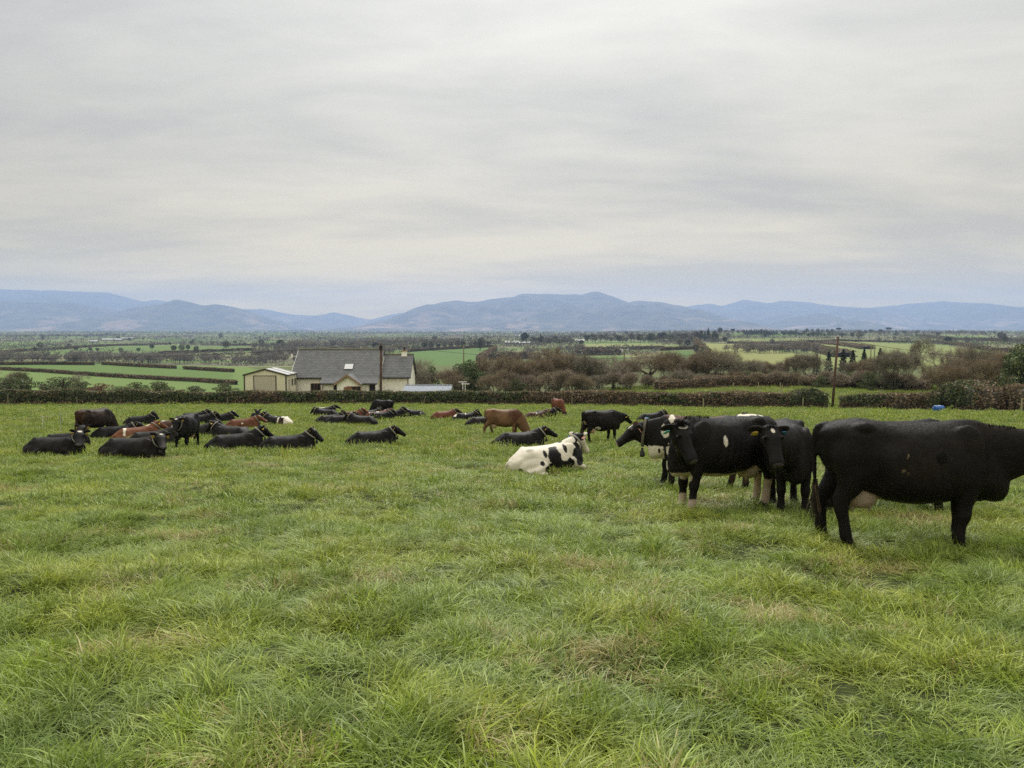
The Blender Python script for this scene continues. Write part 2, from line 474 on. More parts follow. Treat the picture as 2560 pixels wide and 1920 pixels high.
mountain('m_left_hill', [(230, 824), (290, 792), (315, 782), (347, 765), (405, 761), (443, 748), (470, 753), (492, 759), (515, 764), (547, 760), (608, 772), (650, 790), (700, 812), (740, 824)], 10600, 2200, 1800, 3, rough=.7)
mountain('m_gap_back', [(540, 800), (600, 775), (660, 772), (741, 787), (790, 789), (833, 781), (862, 787), (926, 799), (970, 788), (1007, 781), (1060, 800), (1120, 824)], 15200, 3200, 1900, 4)
mountain('m_centre', [(860, 825), (926, 815), (970, 802), (1018, 787), (1060, 770), (1099, 757), (1140, 751), (1180, 756), (1244, 745), (1280, 742), (1308, 733), (1340, 734), (1406, 737), (1450, 736), (1493, 728), (1515, 735), (1539, 746), (1565, 755), (1603, 752), (1666, 757), (1713, 767), (1759, 790), (1805, 815), (1840, 825)], 11600, 3400, 2500, 5)
mountain('m_right', [(1620, 800), (1701, 768), (1771, 759), (1805, 764), (1857, 749), (1898, 755), (1915, 759), (1944, 752), (2025, 757), (2072, 764), (2130, 773), (2164, 770), (2220, 765), (2268, 760), (2349, 752), (2453, 760), (2560, 769), (2800, 760), (3200, 790)], 15000, 4200, 2100, 6)
mountain('m_right_hill', [(1800, 824), (1898, 812), (1967, 798), (2014, 787), (2048, 782), (2083, 789), (2141, 808), (2200, 822)], 10800, 1800, 1500, 7, rough=.6)

# ------------------------------------------------------------------ air
hb = MB().quadbox((-21000, -90, -72), (21000, 17300, 850)).build('haze')
t = NT('haze_air')
vol = t.n('ShaderNodeVolumePrincipled', {'Color': (0.46, 0.62, 1.0, 1), 'Density': 8.6e-5, 'Anisotropy': 0.35})
t.l(vol.outputs[0], t.out.inputs['Volume'])
hb.data.materials.append(t.m)
tag(hb, kind='stuff')

# ------------------------------------------------------------------ house
M['render_wall'] = plain('cream_render', (0.92, 0.90, 0.81), 0.85, 0.2, 0.06, 1.5)
M['fascia'] = plain('dark_fascia', (0.035, 0.028, 0.025), 0.5)
M['timber'] = plain('brown_timber', (0.24, 0.105, 0.05), 0.55, 0.4, 0.2, 8)
M['bargeboard'] = plain('bargeboard_brown', (0.27, 0.175, 0.11), 0.6, 0.3, 0.15, 5)
M['white'] = plain('white_paint', (0.78, 0.78, 0.75), 0.5, 0.4, 0.05, 3)
M['pot'] = plain('dark_pot', (0.05, 0.04, 0.04), 0.7)
t = NT('window_glass'); M['glass'] = t.done(t.bsdf((0.018, 0.022, 0.024), 0.06, 0.6))
t = NT('blind_pane'); M['blind'] = t.done(t.bsdf((0.62, 0.63, 0.64), 0.25, 0.5))
t = NT('roof_slate')
tc = t.n('ShaderNodeTexCoord').outputs['Object']
mp = t.n('ShaderNodeMapping', {'Vector': tc, 'Scale': (1, 0, 1)}, vector_type='POINT')
sp = t.n('ShaderNodeSeparateXYZ', {0: tc})
vz = t.n('ShaderNodeCombineXYZ', {'X': sp.outputs['X'], 'Y': sp.outputs['Z']})
br = t.n('ShaderNodeTexBrick', {'Vector': vz.outputs[0], 'Color1': (0.110, 0.113, 0.118, 1), 'Color2': (0.165, 0.168, 0.172, 1), 'Mortar': (0.060, 0.062, 0.066, 1), 'Scale': 1.0, 'Mortar Size': 0.018, 'Brick Width': 0.46, 'Row Height': 0.215})
f = t.noise(0.8, 5, 0.65, 'obj')
c = t.mix(t.n('ShaderNodeMath', {0: t.ramp(f, 0.45, 0.75), 1: 0.4}, operation='MULTIPLY').outputs[0], br.outputs['Color'], (0.13, 0.13, 0.115))
b = t.bsdf(c, 0.7, 0.3); t.l(t.bump(br.outputs['Fac'], 0.02), b.inputs['Normal'])
M['slate'] = t.done(b)
M['ridge'] = plain('lichen_ridge', (0.17, 0.165, 0.115), 0.9, 0.2, 0.3, 9)

def slab(poly, thick, name, mat, parent):
    """a roof plane with thickness; poly in order"""
    p = [Vector(q) for q in poly]; n = (p[1] - p[0]).cross(p[2] - p[0]).normalized()
    if n.z < 0: n = -n
    return MB().prism([q for q in p], -n * thick).build(name, mat, parent)
def window(parent, x0, x1, z0, z1, y, frame, name='window', mull=1, pane_mat='glass', deep=0.08):
    m = MB(); fw = 0.07
    m.quadbox((x0, y - deep, z0), (x0 + fw, y + 0.02, z1)).quadbox((x1 - fw, y - deep, z0), (x1, y + 0.02, z1))
    m.quadbox((x0 + fw, y - deep, z1 - fw), (x1 - fw, y + 0.02, z1)).quadbox((x0 + fw, y - deep, z0), (x1 - fw, y + 0.02, z0 + fw))
    w = m.build(name, M[frame], parent)
    span = (x1 - x0 - 2 * fw) / mull
    for k in range(mull):
        a = x0 + fw + span * k
        if k: MB().quadbox((a - 0.03, y - deep + 0.004, z0 + fw), (a + 0.03, y + 0.01, z1 - fw)).build('mullion', M[frame], w)
        MB().quadbox((a + 0.03 * bool(k), y - 0.03, z0 + fw), (a + span - 0.03 * (k < mull - 1), y - 0.015, z1 - fw)).build('pane', M[pane_mat], w)
    return w

house = empty('farmhouse', (-24, 101, Hs(-24, 103) ))
tag(house, 'cream rendered house with grey slate roof and porch gable behind the hedge', 'house')
hz0 = house.location.z; hx, hy = house.location.x, house.location.y
def L(v): return Vector((v[0] - hx, v[1] - hy, v[2] - hz0))
yF, yR, yB = 101.0, 105.2, 109.4
xl, xr = W(732, 900, yF).x, W(942, 900, yF).x
ze = W(800, 944, yF - .3).z; zr = W(800, 873, yR).z; zlow = W(860, 958, yF - 1.4).z
xs = W(801, 900, yF - 1).x
base = hz0 - 0.6
m = MB()
m.prism([L((xl, yF, base)), L((xl, yB, base)), L((xl, yB, ze - .1)), L((xl, yR, zr - .18)), L((xl, yF, ze - .1))], (xr - xl, 0, 0))
m.build('wall', M['render_wall'], house)
MB().quadbox(L((xs + .25, yF - 1.2, base)), L((xr - .05, yF + .02, zlow - .06))).build('wall', M['render_wall'], house)
# main roof: upper plane to the ridge, lower catslide on the right, rear plane
rf = slab([L((xl - .35, yF - .35, ze)), L((xr + .3, yF - .35, ze)), L((xr + .3, yR, zr)), L((xl - .35, yR, zr))], 0.14, 'roof', M['slate'], house)
slab([L((xl - .35, yB + .35, ze)), L((xr + .3, yB + .35, ze)), L((xr + .3, yR + .01, zr)), L((xl - .35, yR + .01, zr))], 0.14, 'roof', M['slate'], house)
slab([L((xs, yF - 1.55, zlow)), L((xr + .3, yF - 1.55, zlow)), L((xr + .3, yF - .353, ze - .004)), L((xs, yF - .353, ze - .004))], 0.13, 'roof', M['slate'], house)
MB().tube([L((xl - .36, yR, zr + .02)), L((xr + .31, yR, zr + .02))], 0.11, 8).build('ridge_tile', M['ridge'], house)
MB().quadbox(L((xl - .34, yF - .47, ze - .19)), L((xs, yF - .37, ze - .05))).build('gutter', M['fascia'], house)
MB().quadbox(L((xs, yF - 1.68, zlow - .19)), L((xr + .28, yF - 1.57, zlow - .05))).build('gutter', M['fascia'], house)
for gx in (xl - .38, xr + .31):
    MB().prism([L((gx, yF - .36, ze - .2)), L((gx, yF - .36, ze + .03)), L((gx, yR, zr + .03)), L((gx, yR, zr - .2))], (0.045, 0, 0)).build('bargeboard', M['white'] if gx < xl else M['fascia'], house)
for dx in (xs + .3, xr - .2):
    MB().tube([L((dx, yF - 1.3, zlow - .12)), L((dx, yF - 1.3, base + .3))], 0.045, 6).build('downpipe', M['fascia'], house)
# skylight
sk0, sk1 = W(863, 921, 102.4), W(886, 907, 103.3)
n_r = Vector((0, -(zr - ze), (yR - yF + .35))).normalized()
sl = Vector((0, (yR - yF + .35), (zr - ze))).normalized()
pc = Vector(((sk0.x + sk1.x) / 2, 0, 0)); pc.y = 102.35; pc.z = ze + (pc.y - yF + .35) * (zr - ze) / (yR - yF + .35)
hw_, hh_ = 0.62, 0.62
def skp(a, c_, u): return L(pc + Vector((a, 0, 0)) + sl * c_ + n_r * u)
sky_o = MB().prism([skp(-hw_, -hh_, .01), skp(hw_, -hh_, .01), skp(hw_, hh_, .01), skp(-hw_, hh_, .01)], n_r * 0.09).build('skylight', M['fascia'], house)
MB().prism([skp(-hw_ + .05, -hh_ + .05, .102), skp(hw_ - .05, -hh_ + .05, .102), skp(hw_ - .05, hh_ - .16, .102), skp(-hw_ + .05, hh_ - .16, .102)], n_r * 0.012).build('pane', M['blind'], sky_o)
# porch gable
pxa = W(869, 900, 98.6).x; py_ = 98.4
za = W(869, 936, py_).z; zg = W(869, 957, py_).z; pw = 1.78
pm = MB().prism([L((pxa - pw + .35, py_, base)), L((pxa + pw - .35, py_, base)), L((pxa + pw - .35, py_, zg - .12)), L((pxa, py_, za - .35)), L((pxa - pw + .35, py_, zg - .12))], (0, 2.0, 0)).build('porch_wall', M['render_wall'], house)
for s in (-1, 1):
    slab([L((pxa + s * pw, py_ - .3, zg - .22)), L((pxa + s * pw, py_ + 3.2, zg - .22)), L((pxa, py_ + 3.2, za + .02)), L((pxa, py_ - .3, za + .02))], 0.12, 'porch_roof', M['slate'], house)
    MB().prism([L((pxa + s * pw, py_ - .34, zg - .42)), L((pxa + s * pw, py_ - .34, zg - .12)), L((pxa, py_ - .34, za + .05)), L((pxa, py_ - .34, za - .30))], (0, 0.035, 0)).build('bargeboard', M['bargeboard'], house)
def wz(py): return W(860, py, 99.6).z - hz0
window(house, L((W(852, 0, py_).x, 0, 0)).x, L((W(888, 0, py_).x, 0, 0)).x, wz(985), wz(964), py_ - .01 - hy, 'timber', 'porch_window', 3)
door = MB().quadbox(L((pxa - .45, py_ - .12, base + .4)), L((pxa + .45, py_ - .085, zg - .55))).build('door', M['timber'], house)
yl = yF - 1.2 - .01 - hy
for a, b_ in ((817, 834), (910, 926)):
    window(house, L((W(a, 0, 99.8).x, 0, 0)).x, L((W(b_, 0, 99.8).x, 0, 0)).x, wz(983), wz(961), yl, 'bargeboard', 'window', 1)
window(house, L((W(758, 0, yF).x, 0, 0)).x, L((W(784, 0, yF).x, 0, 0)).x, wz(984), wz(960), yF - .01 - hy, 'timber', 'window', 3)
# extension
ex1 = W(1021, 900, 102).x; ezr = W(980, 886, 105.4).z; eze = W(980, 943, 102).z
MB().prism([L((xr + .012, 102.2, base)), L((xr + .012, 108.6, base)), L((xr + .012, 108.6, eze - .1)), L((xr + .012, 105.4, ezr - .2)), L((xr + .012, 102.2, eze - .1))], (ex1 - xr, 0, 0)).build('wall', M['render_wall'], house)
for s, ye in ((0, 101.8), (1, 109.0)):
    slab([L((xr + .36, ye, eze)), L((ex1 + .3, ye, eze)), L((ex1 + .3, 105.4 + .01 * s, ezr)), L((xr + .36, 105.4 + .01 * s, ezr))], 0.14, 'roof', M['slate'], house)
MB().tube([L((xr + .37, 105.4, ezr + .02)), L((ex1 + .31, 105.4, ezr + .02))], 0.1, 8).build('ridge_tile', M['ridge'], house)
MB().quadbox(L((xr + .37, 101.68, eze - .19)), L((ex1 + .3, 101.78, eze - .05))).build('gutter', M['fascia'], house)
MB().tube([L((ex1 - .1, 102.05, eze - .15)), L((ex1 - .1, 102.05, base + .3))], 0.05, 6).build('downpipe', M['fascia'], house)
cxm = W(1011, 880, 105.4).x; czt = W(1011, 878, 105.4).z
ch = MB().quadbox(L((cxm - .36, 105.1, ezr - .55)), L((cxm + .36, 105.75, czt))).build('chimney', M['render_wall'], house)
MB().quadbox(L((cxm - .44, 105.0, ezr - .28)), L((cxm + .44, 105.85, ezr - .16))).build('flashing', M['white'], ch)
MB().quadbox(L((cxm - .46, 105.0, czt + .003)), L((cxm + .46, 105.85, czt + .13))).build('chimney_cap', M['bargeboard'], ch)
MB().tube([L((cxm, 105.4, czt + .13)), L((cxm, 105.4, czt + .38)), L((cxm, 105.4, czt + .40)), L((cxm, 105.4, czt + .55))], [.16, .13, .19, .19], 10).build('chimney_pot', M['pot'], ch)
# satellite dish on the left gable
d_ = MB(); dc = L(W(731, 890, 103)); d_.tube([dc, dc + Vector((-.05, -.04, 0)), dc + Vector((-.07, -.06, 0))], [.05, .3, .33], 12)
d_.tube([dc, dc + Vector((.5, .2, -.1))], .03, 5); d_.build('satellite_dish', M['white'], house)

# ------------------------------------------------------------------ steel garage
t = NT('cream_cladding')
tc = t.n('ShaderNodeTexCoord').outputs['Object']; f = t.noise(0.7, 4, .5, 'obj')
M['clad'] = t.done(t.bsdf(t.mix(t.ramp(f, .3, .7), (0.70, 0.66, 0.52), (0.75, 0.71, 0.57)), 0.5, 0.3))
M['roller'] = plain('roller_door', (0.50, 0.46, 0.38), 0.55, 0.3, 0.06, 2)
M['roofsheet'] = plain('roof_sheet', (0.17, 0.17, 0.16), 0.6, 0.3, 0.15, 2)
M['rooflight'] = plain('roof_light', (0.58, 0.59, 0.57), 0.4, 0.4, 0.05, 3)
gar = empty('garage', (-33, 96, Hs(-33, 98) - 0.1)); hx, hy, hz0 = gar.location
tag(gar, 'cream steel clad garage with roller door left of the house', 'garage')
gy0, gy1 = 96.0, 100.6
ga, gb = W(586, 0, gy0).x, W(694, 0, gy0).x
gze = W(640, 936, gy0).z; gzr = W(641, 926, gy0).z + .2; gm = (ga + gb) / 2
base = hz0 - .5
# clad walls: ribs are real folds
def ribbed(p0, p1, ztop, name, pitch=0.32, depth=0.035, outward=Vector((0, -1, 0))):
    p0, p1 = Vector(p0), Vector(p1); d = p1 - p0; n = max(2, int(d.length / pitch)); V = []; Fq = []
    for k in range(n + 1):
        for q, dd in ((0, 0), (.55, 0), (.62, depth), (.93, depth)):
            if k == n and q > 0: continue
            p = p0 + d * min(1, (k + q) / n)
            V.append(L(p + outward * dd + Vector((0, 0, base - p.z)))); V.append(L(Vector((p.x + outward.x * dd, p.y + outward.y * dd, ztop(p)))))
    for k in range(len(V) // 2 - 1): Fq.append((2 * k, 2 * k + 2, 2 * k + 3, 2 * k + 1))
    me = bpy.data.meshes.new(name); me.from_pydata([tuple(v) for v in V], [], Fq)
    return link(name, me, M['clad'], gar)
ribbed((ga, gy0, 0), (gb, gy0, 0), lambda p: gze + (gzr - gze) * (1 - abs(p.x - gm) / (gb - gm)) - .05, 'front_wall')
ribbed((gb, gy0, 0), (gb, gy1, 0), lambda p: gze - .05, 'side_wall', outward=Vector((1, 0, 0)))
ribbed((ga, gy0, 0), (ga, gy1, 0), lambda p: gze - .05, 'side_wall', outward=Vector((-1, 0, 0)))
ribbed((ga, gy1, 0), (gb, gy1, 0), lambda p: gze - .05, 'rear_wall', outward=Vector((0, 1, 0)))
for s in (-1, 1):
    ex = gm + s * (gb - gm + .18)
    r_ = slab([L((ex, gy0 - .12, gze - .06)), L((ex, gy1 + .1, gze - .06)), L((gm, gy1 + .1, gzr)), L((gm, gy0 - .12, gzr))], 0.06, 'roof', M['roofsheet'], gar)
    for k in range(2):
        y0_ = gy0 + .8 + k * 2.0; ff = lambda x: gze - .06 + (gzr - gze + .06) * (1 - abs(x - gm) / abs(ex - gm)) + .012
        slab([L((ex, y0_, ff(ex))), L((ex, y0_ + .6, ff(ex))), L((gm, y0_ + .6, ff(gm))), L((gm, y0_, ff(gm)))], 0.008, 'roof_light', M['rooflight'], r_)
    MB().prism([L((ex, gy0 - .15, gze - .20)), L((ex, gy0 - .15, gze - .02)), L((gm, gy0 - .15, gzr + .04)), L((gm, gy0 - .15, gzr - .14))], (0, .03, 0)).build('trim', M['fascia'], gar)
    cx0 = gm + s * (gb - gm)
    MB().quadbox(L((cx0 - .07, gy0 - .06, base)), L((cx0 + .07, gy0 + .08, gze - .1))).build('corner_trim', M['fascia'], gar)
MB().quadbox(L((gb + .05, gy0 + .1, gze - .2)), L((gb + .2, gy1, gze - .08))).build('gutter', M['fascia'], gar)
MB().quadbox(L((gb - .06, gy1 - .06, base)), L((gb + .08, gy1 + .08, gze - .1))).build('corner_trim', M['fascia'], gar)
dx0, dx1, dzt = W(611, 0, gy0).x, W(668, 0, gy0).x, W(640, 940, gy0).z
rd = MB().quadbox(L((dx0, gy0 - .045, base)), L((dx1, gy0 - .02, dzt))).build('roller_door', M['roller'], gar)
for k in range(20):
    z_ = dzt - .03 - k * .135
    MB().prism([L((dx0 + .06, gy0 - .048, z_)), L((dx0 + .06, gy0 - .062, z_ - .03)), L((dx0 + .06, gy0 - .062, z_ - .09)), L((dx0 + .06, gy0 - .048, z_ - .12))], (dx1 - dx0 - .12, 0, 0)).build('slat', M['roller'], rd)
fm = MB().quadbox(L((dx0 - .06, gy0 - .07, base)), L((dx0 + .05, gy0 - .005, dzt + .06))).quadbox(L((dx1 - .05, gy0 - .07, base)), L((dx1 + .06, gy0 - .005, dzt + .06))).quadbox(L((dx0 + .05, gy0 - .07, dzt - .02)), L((dx1 - .05, gy0 - .005, dzt + .06)))
fm.build('door_frame', M['fascia'], gar)
for k, (ya, yb_, zl_, mm) in enumerate(((97.1, 97.8, 2.2, 'roller'), (98.4, 99.0, .9, 'glass'), (99.6, 100.2, .9, 'glass'))):
    zt_ = gze - .75
    MB().quadbox(L((gb + .036, ya, zt_ - zl_)), L((gb + .06, yb_, zt_))).build('side_door' if k == 0 else 'window', M[mm], gar)

# ------------------------------------------------------------------ low corrugated roof, right of the house
M['corr'] = plain('corrugated_grey', (0.33, 0.36, 0.41), 0.45, 0.5, 0.08, 2)
lean = empty('lean_to_shed', (-10.8, 96.5, Hs(-10.8, 97))); hx, hy, hz0 = lean.location
tag(lean, 'low shed with grey corrugated sheet roof beside the house gable', 'shed')
sx0, sx1 = W(996, 0, 96).x, W(1121, 0, 96).x; sz1 = W(1050, 964, 98.0).z; sz0 = W(1050, 976, 96).z
V = []; Fq = []; nr = 56
for k in range(nr * 4 + 1):
    x_ = sx0 + (sx1 - sx0) * k / (nr * 4); dz = 0.035 * math.sin(k * math.pi / 2)
    V += [tuple(L((x_, 95.4, sz0 - .05 + dz))), tuple(L((x_, 98.2, sz1 + dz)))]
Fq = [(2*k, 2*k+2, 2*k+3, 2*k+1) for k in range(nr * 4)]
me = bpy.data.meshes.new('roof'); me.from_pydata(V, [], Fq)
so = link('roof', me, M['corr'], lean); so.modifiers.new('thickness', 'SOLIDIFY').thickness = 0.02
MB().quadbox(L((sx0 + .1, 95.7, hz0 - .4)), L((sx1 - .1, 98.1, sz0 - .12))).build('wall', M['render_wall'], lean)
MB().quadbox(L((sx0, 98.16, sz1 + .02)), L((sx1, 98.3, sz1 + .12))).build('ridge_flashing', M['corr'], lean)

# ------------------------------------------------------------------ washing line posts
for px, pt, dep, lab in ((1157, 955, 97.0, 'white T shaped washing line post, left of two beyond the hedge'), (1163, 960, 94.5, 'white T shaped washing line post, right of two beyond the hedge')):
    p = W(px, pt, dep); g = Hs(p.x, p.y); e = empty('washing_line_post', (p.x, p.y, g))
    tag(e, lab, 'post', 'washing line posts')
    MB().tube([(0, 0, -.2), (0, 0, p.z - g)], .045, 8).build('upright', M['white'], e)
    MB().tube([(-.55, 0, p.z - g), (.55, 0, p.z - g)], .045, 8).build('crossbar', M['white'], e)

# ------------------------------------------------------------------ poles and wires
M['pole'] = plain('creosote_pole', (0.105, 0.062, 0.048), 0.8, 0.2, 0.3, 3)
M['pole_pale'] = plain('weathered_pole', (0.16, 0.155, 0.085), 0.85, 0.2, 0.25, 3)
M['wire'] = plain('black_cable', (0.012, 0.012, 0.013), 0.5)
M['steel'] = plain('galvanised_steel', (0.42, 0.43, 0.44), 0.4, 0.5, 0.1, 8)
def pole(px, ptop, depth, lean_px, r0, mat, label, bits=()):
    top = W(px, ptop, depth); bx = W(px + lean_px, ptop, depth).x; g = Hs(bx, depth)
    e = empty('utility_pole', (bx, depth, g)); tag(e, label, 'utility pole', 'poles carrying the overhead line')
    tp = Vector((top.x - bx, 0, top.z - g))
    MB().tube([(0, 0, -.5), tp * .5, tp], [r0, r0 * .9, r0 * .75], 10).build('shaft', M[mat], e, True)
    if 'bracket' in bits:
        q = tp - Vector((0, 0, .25))
        MB().tube([q + Vector((-.32, -.02, 0)), q + Vector((.32, -.02, 0))], .035, 6).build('bracket', M['steel'], e)
        for s in (-1, 1): MB().tube([q + Vector((.28 * s, -.02, .02)), q + Vector((.28 * s, -.02, .12)), q + Vector((.28 * s, -.02, .2))], [.04, .06, .03], 8).build('insulator', M['white'], e)
    if 'clamp' in bits:
        q = tp - Vector((0, 0, .35)); MB().quadbox(q + Vector((-.16, -.28, -.5)), q + Vector((.22, -.12, .05))).build('junction_box', M['wire'], e, bevel=.02)
        MB().tube([q + Vector((.15, -.14, -.45)), q + Vector((.15, -.14, -2.5))], .03, 6).build('cable_duct', M['pole'], e)
    if 'cap' in bits: MB().tube([tp, tp + Vector((0, 0, .16))], r0 * .8, 8).build('cap', M['steel'], e)
    if 'transformer' in bits:
        q = tp + Vector((-.38, -.1, -1.1))
        MB().tube([q, q + Vector((0, 0, 1.0))], .17, 10).build('transformer', M['steel'], e, True)
        MB().tube([tp + Vector((-.8, 0, -.2)), tp + Vector((.8, 0, -.2))], .06, 6).build('crossarm', M['steel'], e)
        for s in (-1, 0.9): MB().tube([tp + Vector((.7 * s, 0, -.16)), tp + Vector((.7 * s, 0, .05))], .08, 6).build('insulator', M['white'], e)
    return top
t1 = pole(952, 857, 90.5, -2, .15, 'pole', 'dark wooden utility pole rising in front of the house roof', ('clamp',))
t2 = pole(2095, 842, 84.0, -9, .15, 'pole', 'reddish brown leaning utility pole at the gap in the right hedge', ('cap', 'bracket'))
t3 = pole(1159, 862, 150.0, 0, .15, 'pole_pale', 'thin pale utility pole beside the dark evergreen bush')
t4 = pole(1561, 872, 138.0, 0, .15, 'pole_pale', 'mossy utility pole with transformer and white insulators', ('transformer',))
t5 = pole(2178, 862, 235.0, 0, .17, 'pole_pale', 'left of two pale poles among the dark conifers')
t6 = pole(2187, 863, 236.0, 0, .17, 'pole_pale', 'right of two pale poles among the dark conifers')
def cable(a, b_, sag, label, r=0.022):
    a, b_ = Vector(a), Vector(b_); pts = []
    for k in range(25):
        s = k / 24; p = a.lerp(b_, s); p.z -= sag * 4 * s * (1 - s); pts.append(p)
    o = MB().tube(pts, r, 5).build('overhead_cable', M['wire'])
    return tag(o, label, 'cable', 'overhead cables')
d1 = t1 - Vector((0, 0, .15)); d2 = t2 - Vector((0, 0, .2))
cable(d1, d2, 2.0, 'black overhead cable sagging between the house pole and the leaning right pole')
cable(d1, W(-700, 868, 96), 1.6, 'black overhead cable running left from the house pole across the valley')
cable(d2, W(3200, 905, 62), 1.3, 'black overhead cable running right from the leaning pole')

# ------------------------------------------------------------------ fence posts along the field edge, barrel, pigtail posts
M['post'] = plain('grey_fence_post', (0.17, 0.145, 0.105), 0.9, 0.1, 0.3, 6)
M['post_lite'] = plain('pale_fence_post', (0.30, 0.28, 0.16), 0.9, 0.1, 0.25, 6)
FP = [(20, 1015, 1.35, .04, 'post', 'thin crooked fence post at the far left end of the hedge'), (193, 1013, 1.0, 0, 'post', 'weathered fence post between the left end and the white capped post'), (395, 1010, 1.05, 0, 'post_lite', 'pale fence post with a white pot on top'),
      (569, 1013, .95, 0, 'post', 'grey fence post in front of the hedge below the garage'), (716, 1009, .95, 0, 'post', 'grey fence post in the hedge below the left end of the house'),
      (1057, 1012, 1.05, .35, 'post', 'fence post leaning right against the hedge'), (1430, 1015, 1.0, 0, 'post', 'dark fence post just right of the far brown cow'),
      (1758, 1019, 1.05, 0, 'post_lite', 'fence post in the brambles behind the black and white cow'), (2007, 1020, 1.2, 0, 'post_lite', 'tall pale fence post left of the leaning utility pole'), (2553, 1034, 1.35, 0, 'post_lite', 'pale fence post at the right edge of the picture')]
for px, py, h_, ln, mt, lab in FP:
    g = G(px, py, 40)
    e = empty('fence_post', g); tag(e, lab, 'fence post', 'fence posts along the field hedge')
    MB().tube([(0, 0, -.3), (ln * .5, 0, h_ * .5), (ln, 0, h_)], [.075, .07, .065], 8).build('stake', M[mt], e)
    if px == 395: MB().tube([(0, 0, h_ - .12), (0, 0, h_ + .05), (.12, 0, h_ + .2), (.02, 0, h_ + .24)], [.13, .2, .19, .1], 10).build('white_pot', M['white'], e)
for k, px in enumerate((1834, 1897, 1952, 1957)):
    g = GD(px, 99 - 2 * (k == 3)); e = empty('fence_post', g); tag(e, 'short pale stake on the grassy bank beyond the right hedge', 'fence post', 'stakes on the bank beyond the hedge')
    MB().tube([(0, 0, -.2), (.03, 0, .6), (.02, 0, 1.1)], .06, 6).build('stake', M['post_lite'], e)

t = NT('blue_plastic'); M['blue'] = t.done(t.bsdf(t.mix(t.ramp(t.noise(3, 4, .5, 'obj'), .3, .7), (0.012, 0.085, 0.33), (0.025, 0.13, 0.42)), 0.35, 0.5))
g = G(2346, 1032, 40); drum = empty('barrel', (g.x, g.y, g.z + .40), R(8)); tag(drum, 'blue plastic barrel lying on its side by the dark bush', 'barrel')
prof = [(-.45, .06), (-.455, .25), (-.42, .285), (-.24, .29), (-.21, .305), (-.18, .29), (.18, .29), (.21, .305), (.24, .29), (.42, .285), (.455, .25), (.45, .06)]
MB().tube([(a, 0, 0) for a, _ in prof], [r_ for _, r_ in prof], 20).build('shell', M['blue'], drum, True)
MB().tube([(-.452, .14, .1), (-.475, .14, .1)], .035, 8).build('bung', M['white'], drum)
# paper label on its upper side
V = []; 
for a in np.linspace(-.5, .35, 7): V += [(-.16, -.296 * math.sin(a), .296 * math.cos(a)), (.12, -.296 * math.sin(a), .296 * math.cos(a))]
me = bpy.data.meshes.new('label'); me.from_pydata(V, [], [(2*k, 2*k+1, 2*k+3, 2*k+2) for k in range(6)]); link('paper_label', me, M['white'], drum)

M['tape'] = plain('white_plastic', (0.75, 0.75, 0.68), 0.5)
ps = []
for px, py, h_, mt, lab in ((107, 1074, .72, 'tape', 'white pigtail electric fence stake on the left of the field'), (153, 1086, 1.0, 'steel', 'thin grey electric fence stake left of the dark brown grazing cow')):
    g = G(px, py, 10); e = empty('electric_fence_stake', g); tag(e, lab, 'stake', 'electric fence stakes')
    MB().tube([(0, 0, -.1), (0, 0, h_ - .1)], .012, 6).build('rod', M[mt], e)
    MB().tube([(0, 0, h_ - .1), (.05, 0, h_ - .06), (.05, 0, h_), (-.03, 0, h_ + .04), (-.06, 0, h_ - .02)], .012, 6).build('hook', M[mt], e)
    ps.append(g + Vector((0, 0, h_ - .04)))
a0 = G(-260, 1104, 10) + Vector((0, 0, .7)); b0 = G(395, 1010, 40) + Vector((0, 0, .8))
pts = [a0, ps[0], ps[0].lerp(b0, .3), ps[0].lerp(b0, .6), b0]
tag(MB().tube(pts, .0025, 4).build('electric_fence_wire', M['steel']), 'thin white polywire strung from the left edge towards the hedge post', 'fence wire')

# ------------------------------------------------------------------ vegetation building blocks
def unit(a): return a / (np.linalg.norm(a, axis=-1, keepdims=True) + 1e-9)
def leaf_quads(P, size, g, up=0.0):
    n = len(P); a = unit(g.normal(size=(n, 3))); a[:, 2] += up; a = unit(a)
    b = unit(np.cross(a, g.normal(size=(n, 3)))); s = np.asarray(size).reshape(-1, 1) * np.ones((n, 1))
    el = 0.55 + 0.3 * g.random((n, 1))
    V = np.stack([P - a * s, P + b * s * el, P + a * s, P - b * s * el], 1).reshape(-1, 3)
    return V, np.arange(4 * n).reshape(-1, 4)
def ribbons(P0, P1, w0, w1, g):
    n = len(P0); t = unit(P1 - P0); s = unit(np.cross(t, g.normal(size=(n, 3))))
    w0 = np.asarray(w0).reshape(-1, 1) * np.ones((n, 1)); w1 = np.asarray(w1).reshape(-1, 1) * np.ones((n, 1))
    V = np.stack([P0 - s * w0, P0 + s * w0, P1 + s * w1, P1 - s * w1], 1).reshape(-1, 3)
    return V, np.arange(4 * n).reshape(-1, 4)
def merge(parts):
    V, F, C, o = [], [], [], 0
    for v, f, c in parts:
        V.append(v); F.append(np.asarray(f) + o); o += len(v)
        C.append(np.broadcast_to(c, (len(v), 3)))
    return np.concatenate(V), F, np.concatenate(C)
def pick(cols, n, g, jit=0.25, rep=4, w=None):
    cols = np.array(cols); k = g.choice(len(cols), n, p=w)
    c = cols[k] * (1 - jit + 2 * jit * g.random((n, 1)))
    return np.repeat(c, rep, 0)
